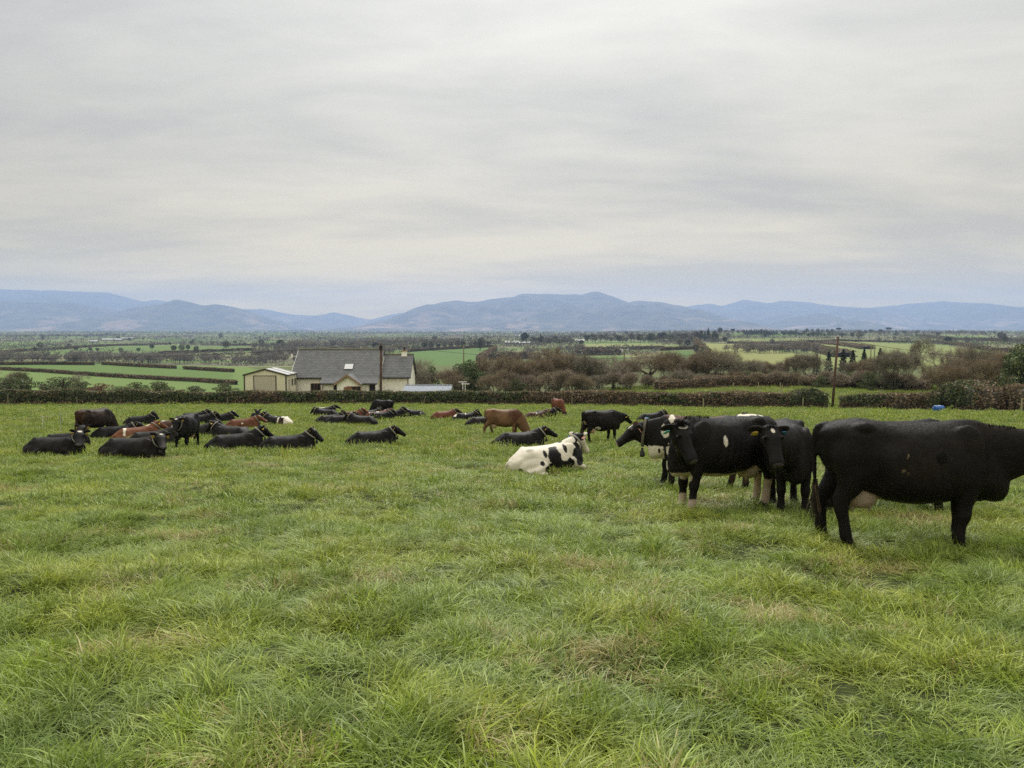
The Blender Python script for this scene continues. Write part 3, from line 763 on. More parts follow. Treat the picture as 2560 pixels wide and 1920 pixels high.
def tubes_np(segs, sides=5):
    """segs: list of (p0, p1, r0, r1)"""
    P0 = np.array([s[0] for s in segs]); P1 = np.array([s[1] for s in segs])
    r0 = np.array([s[2] for s in segs])[:, None, None]; r1 = np.array([s[3] for s in segs])[:, None, None]
    t = unit(P1 - P0); ref = np.where(np.abs(t[:, 2:3]) > .9, np.array([[1., 0, 0]]), np.array([[0, 0, 1.]]))
    a = unit(np.cross(t, ref)); b = np.cross(t, a)
    an = np.arange(sides) * 2 * np.pi / sides
    ring = a[:, None, :] * np.cos(an)[None, :, None] + b[:, None, :] * np.sin(an)[None, :, None]
    V = np.concatenate([P0[:, None] + ring * r0, P1[:, None] + ring * r1], 1).reshape(-1, 3)
    n = len(segs); base = (np.arange(n) * 2 * sides)[:, None]; k = np.arange(sides); k2 = (k + 1) % sides
    F = np.stack([base + k, base + k2, base + sides + k2, base + sides + k], -1).reshape(-1, 4)
    return V, F

HOLLY = [(0.072, 0.102, 0.039), (0.105, 0.143, 0.051), (0.147, 0.180, 0.069), (0.045, 0.066, 0.030)]
BRAMB = [(0.203, 0.132, 0.089), (0.149, 0.103, 0.070), (0.257, 0.182, 0.121), (0.121, 0.115, 0.061), (0.311, 0.230, 0.155)]
MIXED = [(0.121, 0.142, 0.061), (0.169, 0.142, 0.081), (0.196, 0.135, 0.089), (0.095, 0.111, 0.046)]
STRAW = [(0.32, 0.26, 0.16), (0.24, 0.185, 0.115), (0.17, 0.125, 0.085)]
GORSE = [(0.081, 0.098, 0.044), (0.111, 0.127, 0.055), (0.137, 0.130, 0.065)]

def hedge_mesh(path, h, w, g, green=0.6, dens=330, size=.115, top_brown=0.3, twigs=40, uneven=.18, low_brown=True, hfun=None):
    path = np.array([(p[0], p[1]) for p in path], float)
    seg = np.linalg.norm(np.diff(path, axis=0), axis=1); cum = np.concatenate([[0], np.cumsum(seg)]); Lh = cum[-1]
    def at(s):
        return np.stack([np.interp(s, cum, path[:, 0]), np.interp(s, cum, path[:, 1])], 1)
    def nrm(s):
        d = unit(at(np.minimum(s + .5, Lh)) - at(np.maximum(s - .5, 0))); return np.stack([d[:, 1], -d[:, 0]], 1)
    def hh(s):
        p = at(s); v = h * (1 + uneven * (fbm(s / 3.5, s * 0 + h, seed=41, oct=3) - .5) * 2)
        return v if hfun is None else v * hfun(s / Lh)
    parts = []
    n = int(Lh * dens)
    s = g.random(n) * Lh; side = np.where(g.random(n) < .72, 1, -1)
    q = g.random(n); topm = q < .30
    zf = np.where(topm, 1 - .10 * g.random(n) ** 2, g.random(n))
    lateral = np.where(topm, g.uniform(-1, 1, n), side * (1 - .28 * g.random(n) ** 2) * (1 - .22 * zf ** 3 + .0))
    bul = 1 + .55 * (fbm(s / 1.6, zf * 2, seed=43, oct=2) - .5) * 2
    xy = at(s) + nrm(s) * (lateral * w / 2 * bul)[:, None]
    z = H(xy[:, 0], xy[:, 1]) + zf * hh(s) + .02
    P = np.stack([xy[:, 0], xy[:, 1], z], 1)
    V, F = leaf_quads(P, size * (.5 + 1.1 * g.random(n)), g)
    gm = fbm(xy[:, 0] / 2.6, zf * 1.3, seed=47, oct=3)
    isg = gm < green * .75 + .12 + .18 * (g.random(n) - .5)
    if low_brown: isg &= (zf > .18 + .15 * g.random(n))
    tb = topm & (g.random(n) < top_brown)
    cg = pick(HOLLY + MIXED[:1], n, g); cb = pick(BRAMB, n, g); ct = pick(STRAW, n, g)
    C = np.where(np.repeat(isg & ~tb, 4)[:, None], cg, np.where(np.repeat(tb, 4)[:, None], ct * .8, cb))
    parts.append((V, F, C))
    m = int(Lh * twigs)
    if m:
        s = g.random(m) * Lh; lat = g.uniform(-.95, 1.0, m); xy = at(s) + nrm(s) * (lat * w / 2)[:, None]
        zf = g.random(m) ** .7
        p0 = np.stack([xy[:, 0], xy[:, 1], H(xy[:, 0], xy[:, 1]) + zf * hh(s) * .9], 1)
        d = g.normal(size=(m, 3)) * [.5, .5, .35] + [0, 0, .28]
        V, F = ribbons(p0, p0 + d * .75, .012, .005, g); parts.append((V, F, pick(BRAMB[:3] + STRAW, m, g)))
    if low_brown:   # stray shoots over the clipped top
        m = int(Lh * 22); s = g.random(m) * Lh; xy = at(s) + nrm(s) * (w / 2 * g.uniform(-.9, .9, m))[:, None]
        p0 = np.stack([xy[:, 0], xy[:, 1], H(xy[:, 0], xy[:, 1]) + hh(s) * .9], 1); d = g.normal(size=(m, 3)) * [.12, .12, .1] + np.stack([np.zeros(m), np.zeros(m), .12 + .45 * g.random(m) ** 2], 1)
        V, F = ribbons(p0, p0 + d, .016, .006, g); parts.append((V, F, pick(BRAMB + STRAW[1:] + MIXED[:1], m, g)))
        m = int(Lh * 60); s = g.random(m) * Lh; xy = at(s) + nrm(s) * (w / 2 * g.uniform(.85, 1.35, m))[:, None]
        p0 = np.stack([xy[:, 0], xy[:, 1], H(xy[:, 0], xy[:, 1])], 1); d = g.normal(size=(m, 3)) * [.14, .14, .05] + [0, 0, .28]
        V, F = ribbons(p0, p0 + d, .03, .006, g); parts.append((V, F, pick(STRAW + BRAMB[:2] + [(0.11, .12, .04)], m, g)))
    # inner body of stems
    ns = max(2, int(Lh / .8)); s = np.linspace(.15, Lh - .15, ns); nn_ = nrm(s); c0 = at(s); k = .62
    ring = []
    for lat, zz_ in ((-1, -.15), (-1, .8), (-.5, .9), (.5, .9), (1, .8), (1, -.15)):
        xy = c0 + nn_ * (lat * w / 2 * k * (1 + .3 * (fbm(s / 2, s * 0 + lat, seed=51, oct=2) - .5)))[:, None]
        ring.append(np.stack([xy[:, 0], xy[:, 1], H(xy[:, 0], xy[:, 1]) + np.maximum(zz_ * hh(s) * .95, -.15)], 1))
    Vc = np.stack(ring, 1).reshape(-1, 3); i = (np.arange(ns - 1) * 6)[:, None] + np.arange(5); i = i.ravel()
    Fc = np.concatenate([np.stack([i, i + 1, i + 7, i + 6], 1)])
    parts.append((Vc, Fc, np.array((0.085, 0.074, 0.050))))
    return merge(parts)
def hedge(name, path, label, cat='hedge', group=None, **kw):
    g = np.random.default_rng(abs(hash(label)) % 1000 if False else sum(map(ord, label)))
    V, F, C = hedge_mesh(path, kw.pop('h'), kw.pop('w'), g, **kw)
    o = np.array([path[0][0], path[0][1], Hs(path[0][0], path[0][1])])
    ob = link(name, mesh_np(name, V - o, F, C), M_LEAF); ob.location = o
    return tag(ob, label, cat, group)

# ---- bare trees: limbs, then fans of fine twigs
def bare_tree(seed, height=6.0, stems=1, spread=.55, levels=4, twig=(.075, .05, .042), bark=(.100, .088, .072), twig_n=5, twig_len=.9, flat=0.0, droop=0.0, trunk_r=None, trunk_frac=.28, twig_w=.012):
    g = random.Random(seed); gn = np.random.default_rng(seed)
    segs, thin, tips = [], [], []
    r0 = trunk_r or height * .026
    def grow(p, d, ln, r, lev):
        n = 3 if lev < 2 else 2
        for k in range(n):
            d = (d + Vector((g.gauss(0, .16), g.gauss(0, .16), g.gauss(0, .10) + .05 - droop * lev * .06))).normalized()
            q = p + d * (ln / n); r2 = r * (1 - .33 / n * 1.2)
            (segs if r > .022 else thin).append((tuple(p), tuple(q), r, r2))
            p, r = q, r2
            if lev >= 2: tips.append((p.copy(), d.copy(), lev))
        if lev >= levels: return
        nb_ = g.choice((2, 3, 3)) if lev < 3 else g.choice((2, 3))
        a0 = g.random() * 6.28
        for k in range(nb_):
            az = a0 + k * 6.283 / nb_ + g.gauss(0, .35)
            side = Vector((math.cos(az), math.sin(az), 0)); side = (side - d * side.dot(d)).normalized()
            nd = (d * (1 - spread * .6) + side * spread * g.uniform(.75, 1.25) + Vector((0, 0, .12 - flat * .2))).normalized()
            grow(p, nd, ln * g.uniform(.62, .82), r * g.uniform(.60, .74), lev + 1)
    for s in range(stems):
        az = 6.283 * s / stems + g.random(); lean = (.18 if stems == 1 else g.uniform(.25, .75)) * (0.35 if stems == 1 else 1)
        d = Vector((math.cos(az) * lean, math.sin(az) * lean, 1)).normalized()
        off = Vector((math.cos(az), math.sin(az), 0)) * (0 if stems == 1 else .22)
        grow(off + Vector((0, 0, -.25)), d, height * trunk_frac * (1 if stems == 1 else g.uniform(.9, 1.25)), r0 * (1 if stems == 1 else .62), 0)
    TV, TF = tubes_np(segs, 6)
    parts = []
    if thin:
        v, f = tubes_np(thin, 3); parts.append((v, f, np.array(bark) * .6 + np.array(twig) * .4))
    P = np.array([t_[0] for t_ in tips]); D = np.array([t_[1] for t_ in tips])
    P = np.repeat(P, twig_n, 0); D = np.repeat(D, twig_n, 0); n = len(P)
    d1 = unit(D + gn.normal(size=(n, 3)) * .55 + [0, 0, .22 - droop]); l1 = twig_len * gn.uniform(.5, 1.1, (n, 1))
    Q = P + d1 * l1 * .55
    v, f = ribbons(P, Q, twig_w, twig_w * .7, gn); cc = pick([twig, tuple(np.array(twig) * 1.3), tuple(np.array(twig) * .75)], n, gn); parts.append((v, f, cc))
    for _ in range(2):
        d2 = unit(d1 + gn.normal(size=(n, 3)) * .45); v, f = ribbons(Q, Q + d2 * l1 * .6, twig_w * .7, twig_w * .35, gn)
        parts.append((v, f, pick([twig, tuple(np.array(twig) * 1.35)], n, gn)))
    V, F, C = merge(parts)
    k = height / float(np.percentile(V[:, 2], 98.5))
    return (TV * k, TF, np.array(bark) * np.ones((len(TV), 3)) * (0.8 + .4 * gn.random((len(TV), 1)))), (V * k, F, C)
def clumps(seed, centers, radii, n, size, cols, shell=.55, up=0.0):
    g = np.random.default_rng(seed); parts = []
    for (c, r) in zip(centers, radii):
        r = np.array(r if hasattr(r, '__len__') else (r,) * 3); m = int(n * (r.mean() ** 2))
        d = unit(g.normal(size=(m, 3))); rad = (shell + (1 - shell) * g.random((m, 1)) ** .6) * (0.80 + .4 * fbm(d[:, 0] * 2 + c[0], d[:, 1] * 2, d[:, 2] * 2, seed=seed, oct=2)[:, None])
        P = np.array(c) + d * r * rad
        V, F = leaf_quads(P, size * (.6 + .8 * g.random(m)), g, up); parts.append((V, F, pick(cols, m, g)))
    return merge(parts)
def leafy_tree(seed, h, w, cols, n=260, size=.10, lobes=9, low=.05):
    g = np.random.default_rng(seed); cs, rs = [], []
    for k in range(lobes):
        a = g.random() * 6.283; rr = w * .5 * g.random() ** .5 * .62; zf = low + (0.95 - low) * (k + .5) / lobes
        wid = math.sin(math.pi * min(1, .18 + .78 * zf)) ** .7
        cs.append((math.cos(a) * rr * wid, math.sin(a) * rr * wid, zf * h * .93)); rs.append((w * .27 * (.6 + .5 * wid), w * .27 * (.6 + .5 * wid), h * .16 * (.75 + .5 * g.random())))
    crown = clumps(seed, cs, rs, n, size, cols)
    gg = random.Random(seed); segs = [((0, 0, -.25), (0, 0, h * .4), w * .05, w * .035), ((0, 0, h * .38), (0.02, 0, h * .8), w * .035, w * .012)]
    for c in cs[::2]: segs.append(((0, 0, max(.2, c[2] * .55)), tuple(np.array(c) * .9), w * .02, w * .008))
    v, f = tubes_np(segs, 6)
    return (v, f, np.array((.055, .045, .035))), crown
def conifer(seed, h, w):
    g = np.random.default_rng(seed); parts = []; n = int(h * 150)
    zf = g.random(n) ** .85 * .93 + .05; tier = .78 + .22 * np.sin(zf * h * 6.0 + g.normal(size=n) * .6); rr = (1 - zf) ** .8 * w / 2 * tier * (.35 + .65 * g.random(n) ** .5)
    a = g.random(n) * 6.283; P = np.stack([np.cos(a) * rr, np.sin(a) * rr, zf * h - rr * .18], 1)
    V, F = leaf_quads(P, .13 + .10 * g.random(n), g); crown = (V, F, pick([(0.018, .028, .016), (.028, .040, .022), (.040, .050, .028)], n, g))
    segs = [((0, 0, -.2), (0, 0, h * .96), w * .035, .02)]
    for k in range(14):
        z = h * (.1 + .8 * k / 14); a = k * 2.4; r_ = (1 - k / 15) * w * .42; segs.append(((0, 0, z), (math.cos(a) * r_, math.sin(a) * r_, z - r_ * .1), .035, .01))
    v, f = tubes_np(segs, 5)
    return (v, f, np.array((.05, .038, .03))), crown

def make_tree(name, trunk, crown, ivy=None):
    """Empty with trunk and crown meshes (prototypes are copied, meshes shared)"""
    d = {'trunk': mesh_np(name + '_trunk', trunk[0], trunk[1], trunk[2]), 'crown': mesh_np(name + '_crown', crown[0], crown[1], crown[2])}
    d['trunk'].materials.append(M_TWIG); d['crown'].materials.append(M_LEAF if name.startswith(('ever', 'con', 'shrub')) else M_TWIG)
    if ivy is not None:
        d['ivy'] = mesh_np(name + '_ivy', *ivy); d['ivy'].materials.append(M_LEAF)
    return d
def plant(proto, name, loc, label, scale=(1, 1, 1), rz=0.0, cat='tree', group=None):
    e = empty(name, loc, rz); e.scale = scale if hasattr(scale, '__len__') else (scale,) * 3
    for k, me in proto.items():
        link('ivy' if k == 'ivy' else k, me, None, e)
    return tag(e, label, cat, group)

RED = (0.205, 0.165, 0.115); BRN = (0.195, 0.176, 0.135); GRY = (0.260, 0.235, 0.190)
WILLOW = [make_tree('willow', *bare_tree(100 + k, 5.0, stems=7, spread=.34, droop=-.22, levels=4, twig=(RED, BRN, RED, (.20, .155, .105))[k], twig_n=4, twig_len=.95, trunk_frac=.30),
          ivy=clumps(300 + k, [(.3, .2, .5), (-.6, -.3, .45), (.8, -.4, .4), (-.2, .5, .9)], [(.8, .7, .6)] * 4, 260, .09, HOLLY + MIXED)) for k in range(4)]
SCRUB = [make_tree('scrub', *bare_tree(140 + k, 3.6, stems=5, spread=.50, levels=4, twig=(BRN, RED, (.24, .20, .155))[k], twig_n=4, twig_len=.8, trunk_frac=.26)) for k in range(3)]
ASH = [make_tree('ash', *bare_tree(160 + k, 6.0, stems=1, spread=.58, levels=5, twig=(GRY, BRN, GRY)[k], twig_n=3, twig_len=.75, trunk_frac=.25),
       ivy=clumps(330 + k, [(0, 0, .5), (.1, 0, 1.2), (-.05, .05, 1.9)], [(.45, .45, .6)] * 3, 420, .085, HOLLY)) for k in range(3)]
OAK = make_tree('oak', *bare_tree(205, 5.6, stems=1, spread=.80, levels=5, twig=(.26, .22, .16), bark=(.070, .060, .046), twig_n=3, twig_len=.6, trunk_frac=.20, flat=.5, trunk_r=.26),
       ivy=clumps(340, [(-.9, -.5, .7), (.9, -.3, .6), (.2, -.7, .9), (-.2, .3, 1.3)], [(1.0, .8, .7)] * 4, 300, .09, MIXED + HOLLY))
EVER = [make_tree('evergreen', *leafy_tree(400 + k, 4.0, 3.4, HOLLY, n=520, size=.085, lobes=11)) for k in range(3)]
SHRUB = [make_tree('shrub', *leafy_tree(420 + k, 2.0, 3.4, GORSE + HOLLY[:2], n=420, size=.08, lobes=8, low=.02)) for k in range(3)]
RUST = make_tree('shrub_rust', *leafy_tree(430, 1.6, 3.0, [(.16, .075, .045), (.12, .06, .04), (.19, .10, .06)], n=380, size=.075, lobes=7, low=.02))
CON = [make_tree('conifer', *conifer(440 + k, 8.0, 4.2)) for k in range(3)]

# ------------------------------------------------------------------ hedge along the near field
HB = [(-420, 1013), (0, 1013), (450, 1012), (800, 1011), (1000, 1011), (1280, 1012), (1500, 1014), (1750, 1018), (1960, 1019), (2055, 1020), (2120, 1022), (2300, 1028), (2420, 1030), (2560, 1032), (2900, 1034)]
HX = [p[0] for p in HB]; HY_ = [p[1] for p in HB]
def hpath(a, b_, step=40):
    return [tuple(G(px, float(np.interp(px, HX, HY_)), 40) + Vector((0, .75, 0)))[:2] for px in np.linspace(a, b_, max(3, int((b_ - a) / step) + 1))]
hedge('hedge', hpath(-420, 452), 'clipped dark green hedge along the left end of the field', h=1.66, w=1.5, green=.85, uneven=.17, top_brown=.65)
hedge('hedge', hpath(440, 978), 'clipped green and brown hedge in front of the garage and house', h=1.50, w=1.5, green=.66, uneven=.20, top_brown=.5)
hedge('hedge', hpath(966, 1322), 'dark leafy hedge in front of the low corrugated shed roof', h=1.52, w=1.5, green=.78, uneven=.20, top_brown=.45)
hedge('hedge', hpath(1308, 1668), 'brown bramble hedge behind the standing black cow', h=1.62, w=1.5, green=.30, uneven=.2, twigs=70, top_brown=.6)
hedge('hedge', hpath(1652, 1985), 'brown and green bramble hedge behind the front cows', h=1.62, w=1.6, green=.46, uneven=.24, twigs=60)
hedge('hedge', hpath(1972, 2078, 15), 'rounded dark green bush of the hedge left of the leaning pole', h=1.95, w=1.9, green=.95, uneven=.12, hfun=lambda u: .72 + .45 * np.sin(np.pi * np.clip(u, 0, 1)))
hedge('hedge', hpath(2104, 2345, 20), 'brown bramble hedge between the leaning pole and the barrel', h=1.75, w=1.9, green=.40, uneven=.18, twigs=70, hfun=lambda u: .8 + .2 * smooth(0, .3, u))
hedge('hedge', hpath(2335, 2480, 20), 'big dark green bush rising behind the blue barrel', h=3.1, w=3.0, green=.82, uneven=.14, dens=420, twigs=60, hfun=lambda u: .62 + .40 * np.sin(np.pi * np.clip(u * .9 + .05, 0, 1)))
hedge('hedge', hpath(2462, 2900, 30), 'tall brown bramble thicket at the right edge of the field', h=2.6, w=2.8, green=.30, uneven=.22, dens=380, twigs=110)
# bank and thickets beyond the right hedge
def dpath(pts): return [tuple(GD(px, dep))[:2] for px, dep in pts]
hedge('bramble_bank', dpath([(1640, 104), (1760, 105), (1860, 107), (1990, 108)]), 'rust brown bramble bank beyond the hedge under the bare trees', 'brambles', h=1.5, w=2.6, green=.16, uneven=.30, dens=240, twigs=60)
hedge('bramble_bank', dpath([(2000, 108), (2150, 107), (2330, 103)]), 'brown bramble bank beyond the leaning pole', 'brambles', h=1.35, w=2.4, green=.14, uneven=.22, dens=240, twigs=60)

# ------------------------------------------------------------------ trees beyond the hedge
vg = random.Random(11)
G_SCR = 'bare scrub trees beyond the field hedge'
def at_h(px, dep, ptop):
    """ground spot at a bearing and range, with the height needed to reach ptop"""
    g = GD(px, dep); return g, W(px, ptop, dep).z - g.z
def put(proto, name, px, dep, ptop, ph, label, wide=1.0, cat='tree', group=None, rz=None):
    g, hgt = at_h(px, dep, ptop); s = hgt / ph
    return plant(proto, name, g, label, (s * wide, s * wide, s), vg.random() * 6.28 if rz is None else rz, cat, group)
put(OAK, 'oak_tree', 1622, 118, 880, 5.6, 'bare spreading oak with dark crooked limbs beside the mossy pole', 1.15, rz=.4)
put(WILLOW[0], 'willow_tree', 1392, 120, 876, 5.0, 'large rounded reddish brown willow above the far brown cow', 1.05)
put(WILLOW[2], 'willow_tree', 1330, 116, 902, 5.0, 'bare willow just left of the large reddish willow', .95)
put(EVER[0], 'evergreen_tree', 1186, 113, 902, 4.0, 'broad dark evergreen beside the thin pale pole', 1.1)
put(EVER[1], 'evergreen_tree', 1152, 118, 905, 4.0, 'smaller dark evergreen left of the thin pale pole', .9)
put(EVER[2], 'ivy_tree', 1078, 116, 914, 4.0, 'dark ivy covered tree right of the house gable', .75)
put(ASH[0], 'ash_tree', 1050, 124, 898, 6.0, 'pale bare tree just right of the house chimney', 1.0)
put(SCRUB[0], 'scrub_tree', 1043, 112, 926, 3.6, 'low twiggy bush against the house gable', 1.0)
put(SCRUB[1], 'scrub_tree', 1120, 114, 926, 3.6, 'low brown scrub between the ivy tree and the evergreens', 1.1)
put(WILLOW[1], 'willow_tree', 2232, 103, 880, 5.0, 'rounded brown willow with forked trunk right of the conifers', 1.0)
put(ASH[1], 'ash_tree', 2312, 128, 847, 6.0, 'tall thin bare tree rising above the right thicket', .55)
put(ASH[2], 'ash_tree', 2395, 110, 866, 6.0, 'pale bare tree above the big dark bush', .7)
put(WILLOW[3], 'willow_tree', 2380, 92, 905, 5.0, 'greyish bare branches leaning over the big dark bush', 1.0)
put(WILLOW[0], 'willow_tree', 2470, 90, 888, 5.0, 'brown willow thicket left of the tall evergreen', 1.0)
put(WILLOW[1], 'willow_tree', 2445, 104, 872, 5.0, 'bare willow standing behind the right thicket', .9)
put(EVER[1], 'evergreen_tree', 2560, 74, 853, 4.0, 'tall dark green evergreen at the right edge', .78)
put(EVER[2], 'evergreen_tree', 2640, 72, 880, 4.0, 'dark evergreen cut by the right edge of the picture', .9)
k_ = 0
for px in (1212, 1240, 1272, 1300, 1352, 1430, 1462, 1495, 1530, 1570, 1668, 1700, 1735, 1765, 1795, 1826, 1858, 1890, 1925, 1955, 1990, 2025, 2060, 2120, 2155, 2190, 2272, 2345, 2418, 2500):
    dep = 112 + vg.random() * 16 - max(0, px - 2000) * .02
    top = 899 + vg.uniform(-12, 10) - (12 if 1660 < px < 1850 else 0) - (14 if px > 2240 else 0)
    pr, ph, nm = vg.choice(((WILLOW[vg.randrange(4)], 5.0, 'willow_tree'), (WILLOW[vg.randrange(4)], 5.0, 'willow_tree'), (ASH[vg.randrange(3)], 6.0, 'ash_tree'), (SCRUB[vg.randrange(3)], 3.6, 'scrub_tree')))
    put(pr, nm, px + vg.uniform(-6, 6), dep, top, ph, 'brown leafless scrub tree in the thicket beyond the field hedge', vg.uniform(.85, 1.15), group=G_SCR)
for px in range(1230, 2520, 44):
    put(SCRUB[vg.randrange(3)], 'scrub_bush', px + vg.uniform(-12, 12), 106 + vg.random() * 6 - max(0, px - 1950) * .015, 934 + vg.uniform(-8, 6), 3.6, 'low leafless bush at the foot of the thicket beyond the hedge', vg.uniform(1, 1.4), 'bush', 'low bushes at the foot of the thicket')
for px, top in ((1290, 945), (1455, 938), (1720, 935), (1840, 930), (1870, 926), (1930, 925), (1985, 928), (2130, 930), (2180, 926), (2215, 924), (2055, 938)):
    put(SHRUB[vg.randrange(3)], 'evergreen_shrub', px, 105 + vg.random() * 8 - max(0, px - 1950) * .015, top, 2.0, 'dark ivy leafed shrub under the bare trees beyond the hedge', vg.uniform(.6, .9), 'shrub', 'dark shrubs under the bare trees')
for px, dep, top, lab in ((2042, 205, 884, 'short dark conifer left of the leaning pole'), (2072, 240, 878, 'dark conifer behind the leaning pole'), (2108, 222, 872, 'broad dark conifer right of the leaning pole'), (2132, 232, 874, 'dark conifer in the middle of the plantation'), (2160, 236, 872, 'pointed dark conifer left of the twin poles'), (2200, 230, 869, 'tall pointed dark conifer right of the twin poles'), (1990, 200, 893, 'small conifer on the left of the plantation')):
    put(CON[vg.randrange(3)], 'conifer_tree', px, dep, top, 8.0, lab, 1.1, group='conifers beyond the right thicket')
put(ASH[0], 'ash_tree', 2245, 210, 873, 6.0, 'bluish bare tree right of the conifers', .8)
# dark gorse and rusty bush behind the left hedge
for px, dep, top, wide, pr, lab in ((20, 118, 940, 1.3, 0, 'dark gorse bush at the left edge behind the hedge'), (52, 122, 930, .9, 1, 'tall ivy clad bush at the left behind the hedge'), (110, 112, 958, 1.5, 2, 'low dark bush between the tall ivy bush and the gorse mound'),
      (155, 116, 940, 1.2, 0, 'rounded dark gorse mound behind the left hedge'), (200, 114, 952, 1.3, 1, 'dark gorse bush left of the rusty bush'), (340, 118, 954, 1.2, 1, 'olive bush right of the rusty bush'), (390, 116, 952, 1.3, 2, 'dark rounded bush above the white capped post'), (300, 112, 964, 1.4, 0, 'low dark bush behind the hedge next to the rusty bush'), (480, 116, 964, 1.6, 2, 'low dark bush left of the garage'), (560, 112, 956, 1.2, 1, 'dark bush against the left side of the garage'), (-60, 110, 936, 1.3, 0, 'dark gorse bush beyond the left edge')):
    put(SHRUB[pr], 'gorse_bush', px, dep, top, 2.0, lab, wide, 'bush', 'dark bushes behind the left hedge')
put(RUST, 'rusty_bush', 250, 113, 957, 1.6, 'rust brown leaved bush behind the left hedge', 1.2, 'bush')
put(ASH[2], 'bare_sapling', 208, 135, 935, 6.0, 'pale leafless sapling behind the left hedge', 1.0)
put(SCRUB[2], 'scrub_tree', 36, 124, 932, 3.6, 'twiggy bare bush at the far left behind the hedge', .9)

# ------------------------------------------------------------------ hedgerows of the left field and the middle distance
def gp(pts, ymin=140): return [tuple(G(px, py, ymin))[:2] for px, py in pts]
HK = dict(dens=70, size=.26, twigs=0, uneven=.10, low_brown=False, top_brown=.5, green=.30)
hedge('hedgerow', gp([(-200, 913), (0, 913), (120, 912), (237, 913)]), 'long clipped hedgerow across the top of the left field', h=1.7, w=1.6, group='clipped hedgerows of the left field', **HK)
hedge('hedgerow', gp([(257, 912), (340, 917), (440, 922)]), 'clipped hedgerow stretch between the two gaps of the left field', h=1.7, w=1.6, group='clipped hedgerows of the left field', **HK)
hedge('hedgerow', gp([(460, 923), (520, 927), (584, 931)]), 'short clipped hedgerow stretch next to the garage roof', h=1.7, w=1.6, group='clipped hedgerows of the left field', **HK)
hedge('hedgerow', gp([(-200, 912), (0, 925), (110, 931), (260, 942), (400, 950), (500, 955), (590, 962)], 130), 'long dark hedgerow running diagonally across the left field', h=1.5, w=1.5, group='clipped hedgerows of the left field', **HK)
def mid_hedge(pts, label, ymin=300, h=3.2, w=3.0, green=.3, **kw):
    k = dict(HK); k.update(dens=44, size=.5, uneven=.35, green=green, top_brown=.25); k.update(kw)
    return hedge('hedgerow', gp(pts, ymin), label, h=h, w=w, group='hedgerows between the middle distance fields', **k)
mid_hedge([(1020, 880), (1060, 877), (1150, 872), (1230, 868)], 'dark hedgerow along the top of the lush green field right of the house')
mid_hedge([(1196, 910), (1215, 893), (1240, 876)], 'overgrown hedgerow climbing the right side of the lush green field', h=5)
mid_hedge([(1225, 901), (1290, 898), (1330, 897)], 'dark thicket hedgerow above the green strip', h=5.5, w=5)
mid_hedge([(1430, 890), (1480, 888), (1555, 887)], 'thick dark hedgerow above the green strip behind the mossy pole', h=5.0, w=4)
mid_hedge([(1650, 877), (1740, 873)], 'dark hedgerow edging the small green field')
mid_hedge([(1738, 858), (1748, 876), (1760, 895), (1765, 905)], 'grey hedgerow climbing the left side of the pale hillside', h=7, w=5)
mid_hedge([(1820, 858), (1900, 860), (2000, 857), (2100, 853), (2300, 857)], 'dark hedgerow crossing the top of the pale hillside', h=2.4)
mid_hedge([(1990, 862), (2060, 880), (2110, 893)], 'broad dark gorse strip running down the pale hillside', h=4.0, w=14, green=.35, dens=60)
mid_hedge([(2050, 856), (2110, 864), (2170, 873)], 'second dark gorse strip on the right hillside', h=3.0, w=12, green=.3, dens=55)
mid_hedge([(2330, 857), (2400, 865), (2480, 878), (2560, 884)], 'dark hedgerow running down the far right field', h=3.2)
mid_hedge([(2290, 840), (2380, 850), (2480, 853), (2560, 856)], 'dark hedgerow above the far right field', 600, h=4.5)
mid_hedge([(0, 884), (110, 876), (260, 866), (420, 861)], 'thin hedgerow edging the long left valley field', 500)
mid_hedge([(400, 885), (520, 880), (640, 876)], 'thin hedgerow at the right end of the left valley field', 500)
mid_hedge([(560, 864), (700, 863), (780, 866)], 'thin hedgerow above the valley wood', 500)
mid_hedge([(1440, 874), (1560, 876), (1660, 872)], 'dark hedgerow below the rushy pale field', 400)

# far patchwork hedges: too many and too small to tell apart, one mass
fg = np.random.default_rng(77)
n = 220000
yy = np.exp(fg.uniform(math.log(620), math.log(6800), n)); xx = fg.uniform(-.86, .86, n) * yy
idx, gap = cells(xx, yy)
wd = 2.2 + yy / 700.0
keep = gap < wd
for poly, _ in FIELDS: keep &= ~inpoly(xx, yy, poly)
woodc = np.array([k % 4 == 0 for k in range(CELL_N)])           # every fifth far plot is a wood
wood = woodc[idx] & (yy > 900) & (fg.random(n) < .4) 
for poly, _ in FIELDS: wood &= ~inpoly(xx, yy, poly)
WC = [(.105, .094, .080), (.130, .116, .098), (.090, .092, .068), (.075, .086, .056), (.150, .134, .110)]
def far_mass(k, hmin, hmax, per, cols, name, label_kind='stuff'):
    x, y = np.repeat(xx[k], per), np.repeat(yy[k], per); m = len(x)
    x = x + fg.normal(size=m) * 1.6; y = y + fg.normal(size=m) * 1.6
    hgt = np.repeat(fg.uniform(hmin, hmax, len(xx[k])) * (.6 + .8 * vnoise(xx[k] / 30, yy[k] / 30, seed=4)), per)
    P = np.stack([x, y, H(x, y) + hgt * fg.random(m) ** .8], 1)
    V, F = leaf_quads(P, (.5 + .5 * fg.random(m)) * (.7 + y / 3200), fg)
    o = link(name, mesh_np(name, V, F, pick(cols, m, fg)), M_LEAF); return tag(o, kind='stuff')
hk = np.where(keep)[0]; hk = hk[fg.random(len(hk)) < np.clip(24000 / max(1, len(hk)), 0, 1)]
far_mass(hk, 2.0, 6.0, 5, WC, 'distant_hedgerows')
wk = np.where(wood)[0]; wk = wk[fg.random(len(wk)) < np.clip(17000 / max(1, len(wk)), 0, 1)]
far_mass(wk, 7, 11, 6, WC, 'distant_woods')
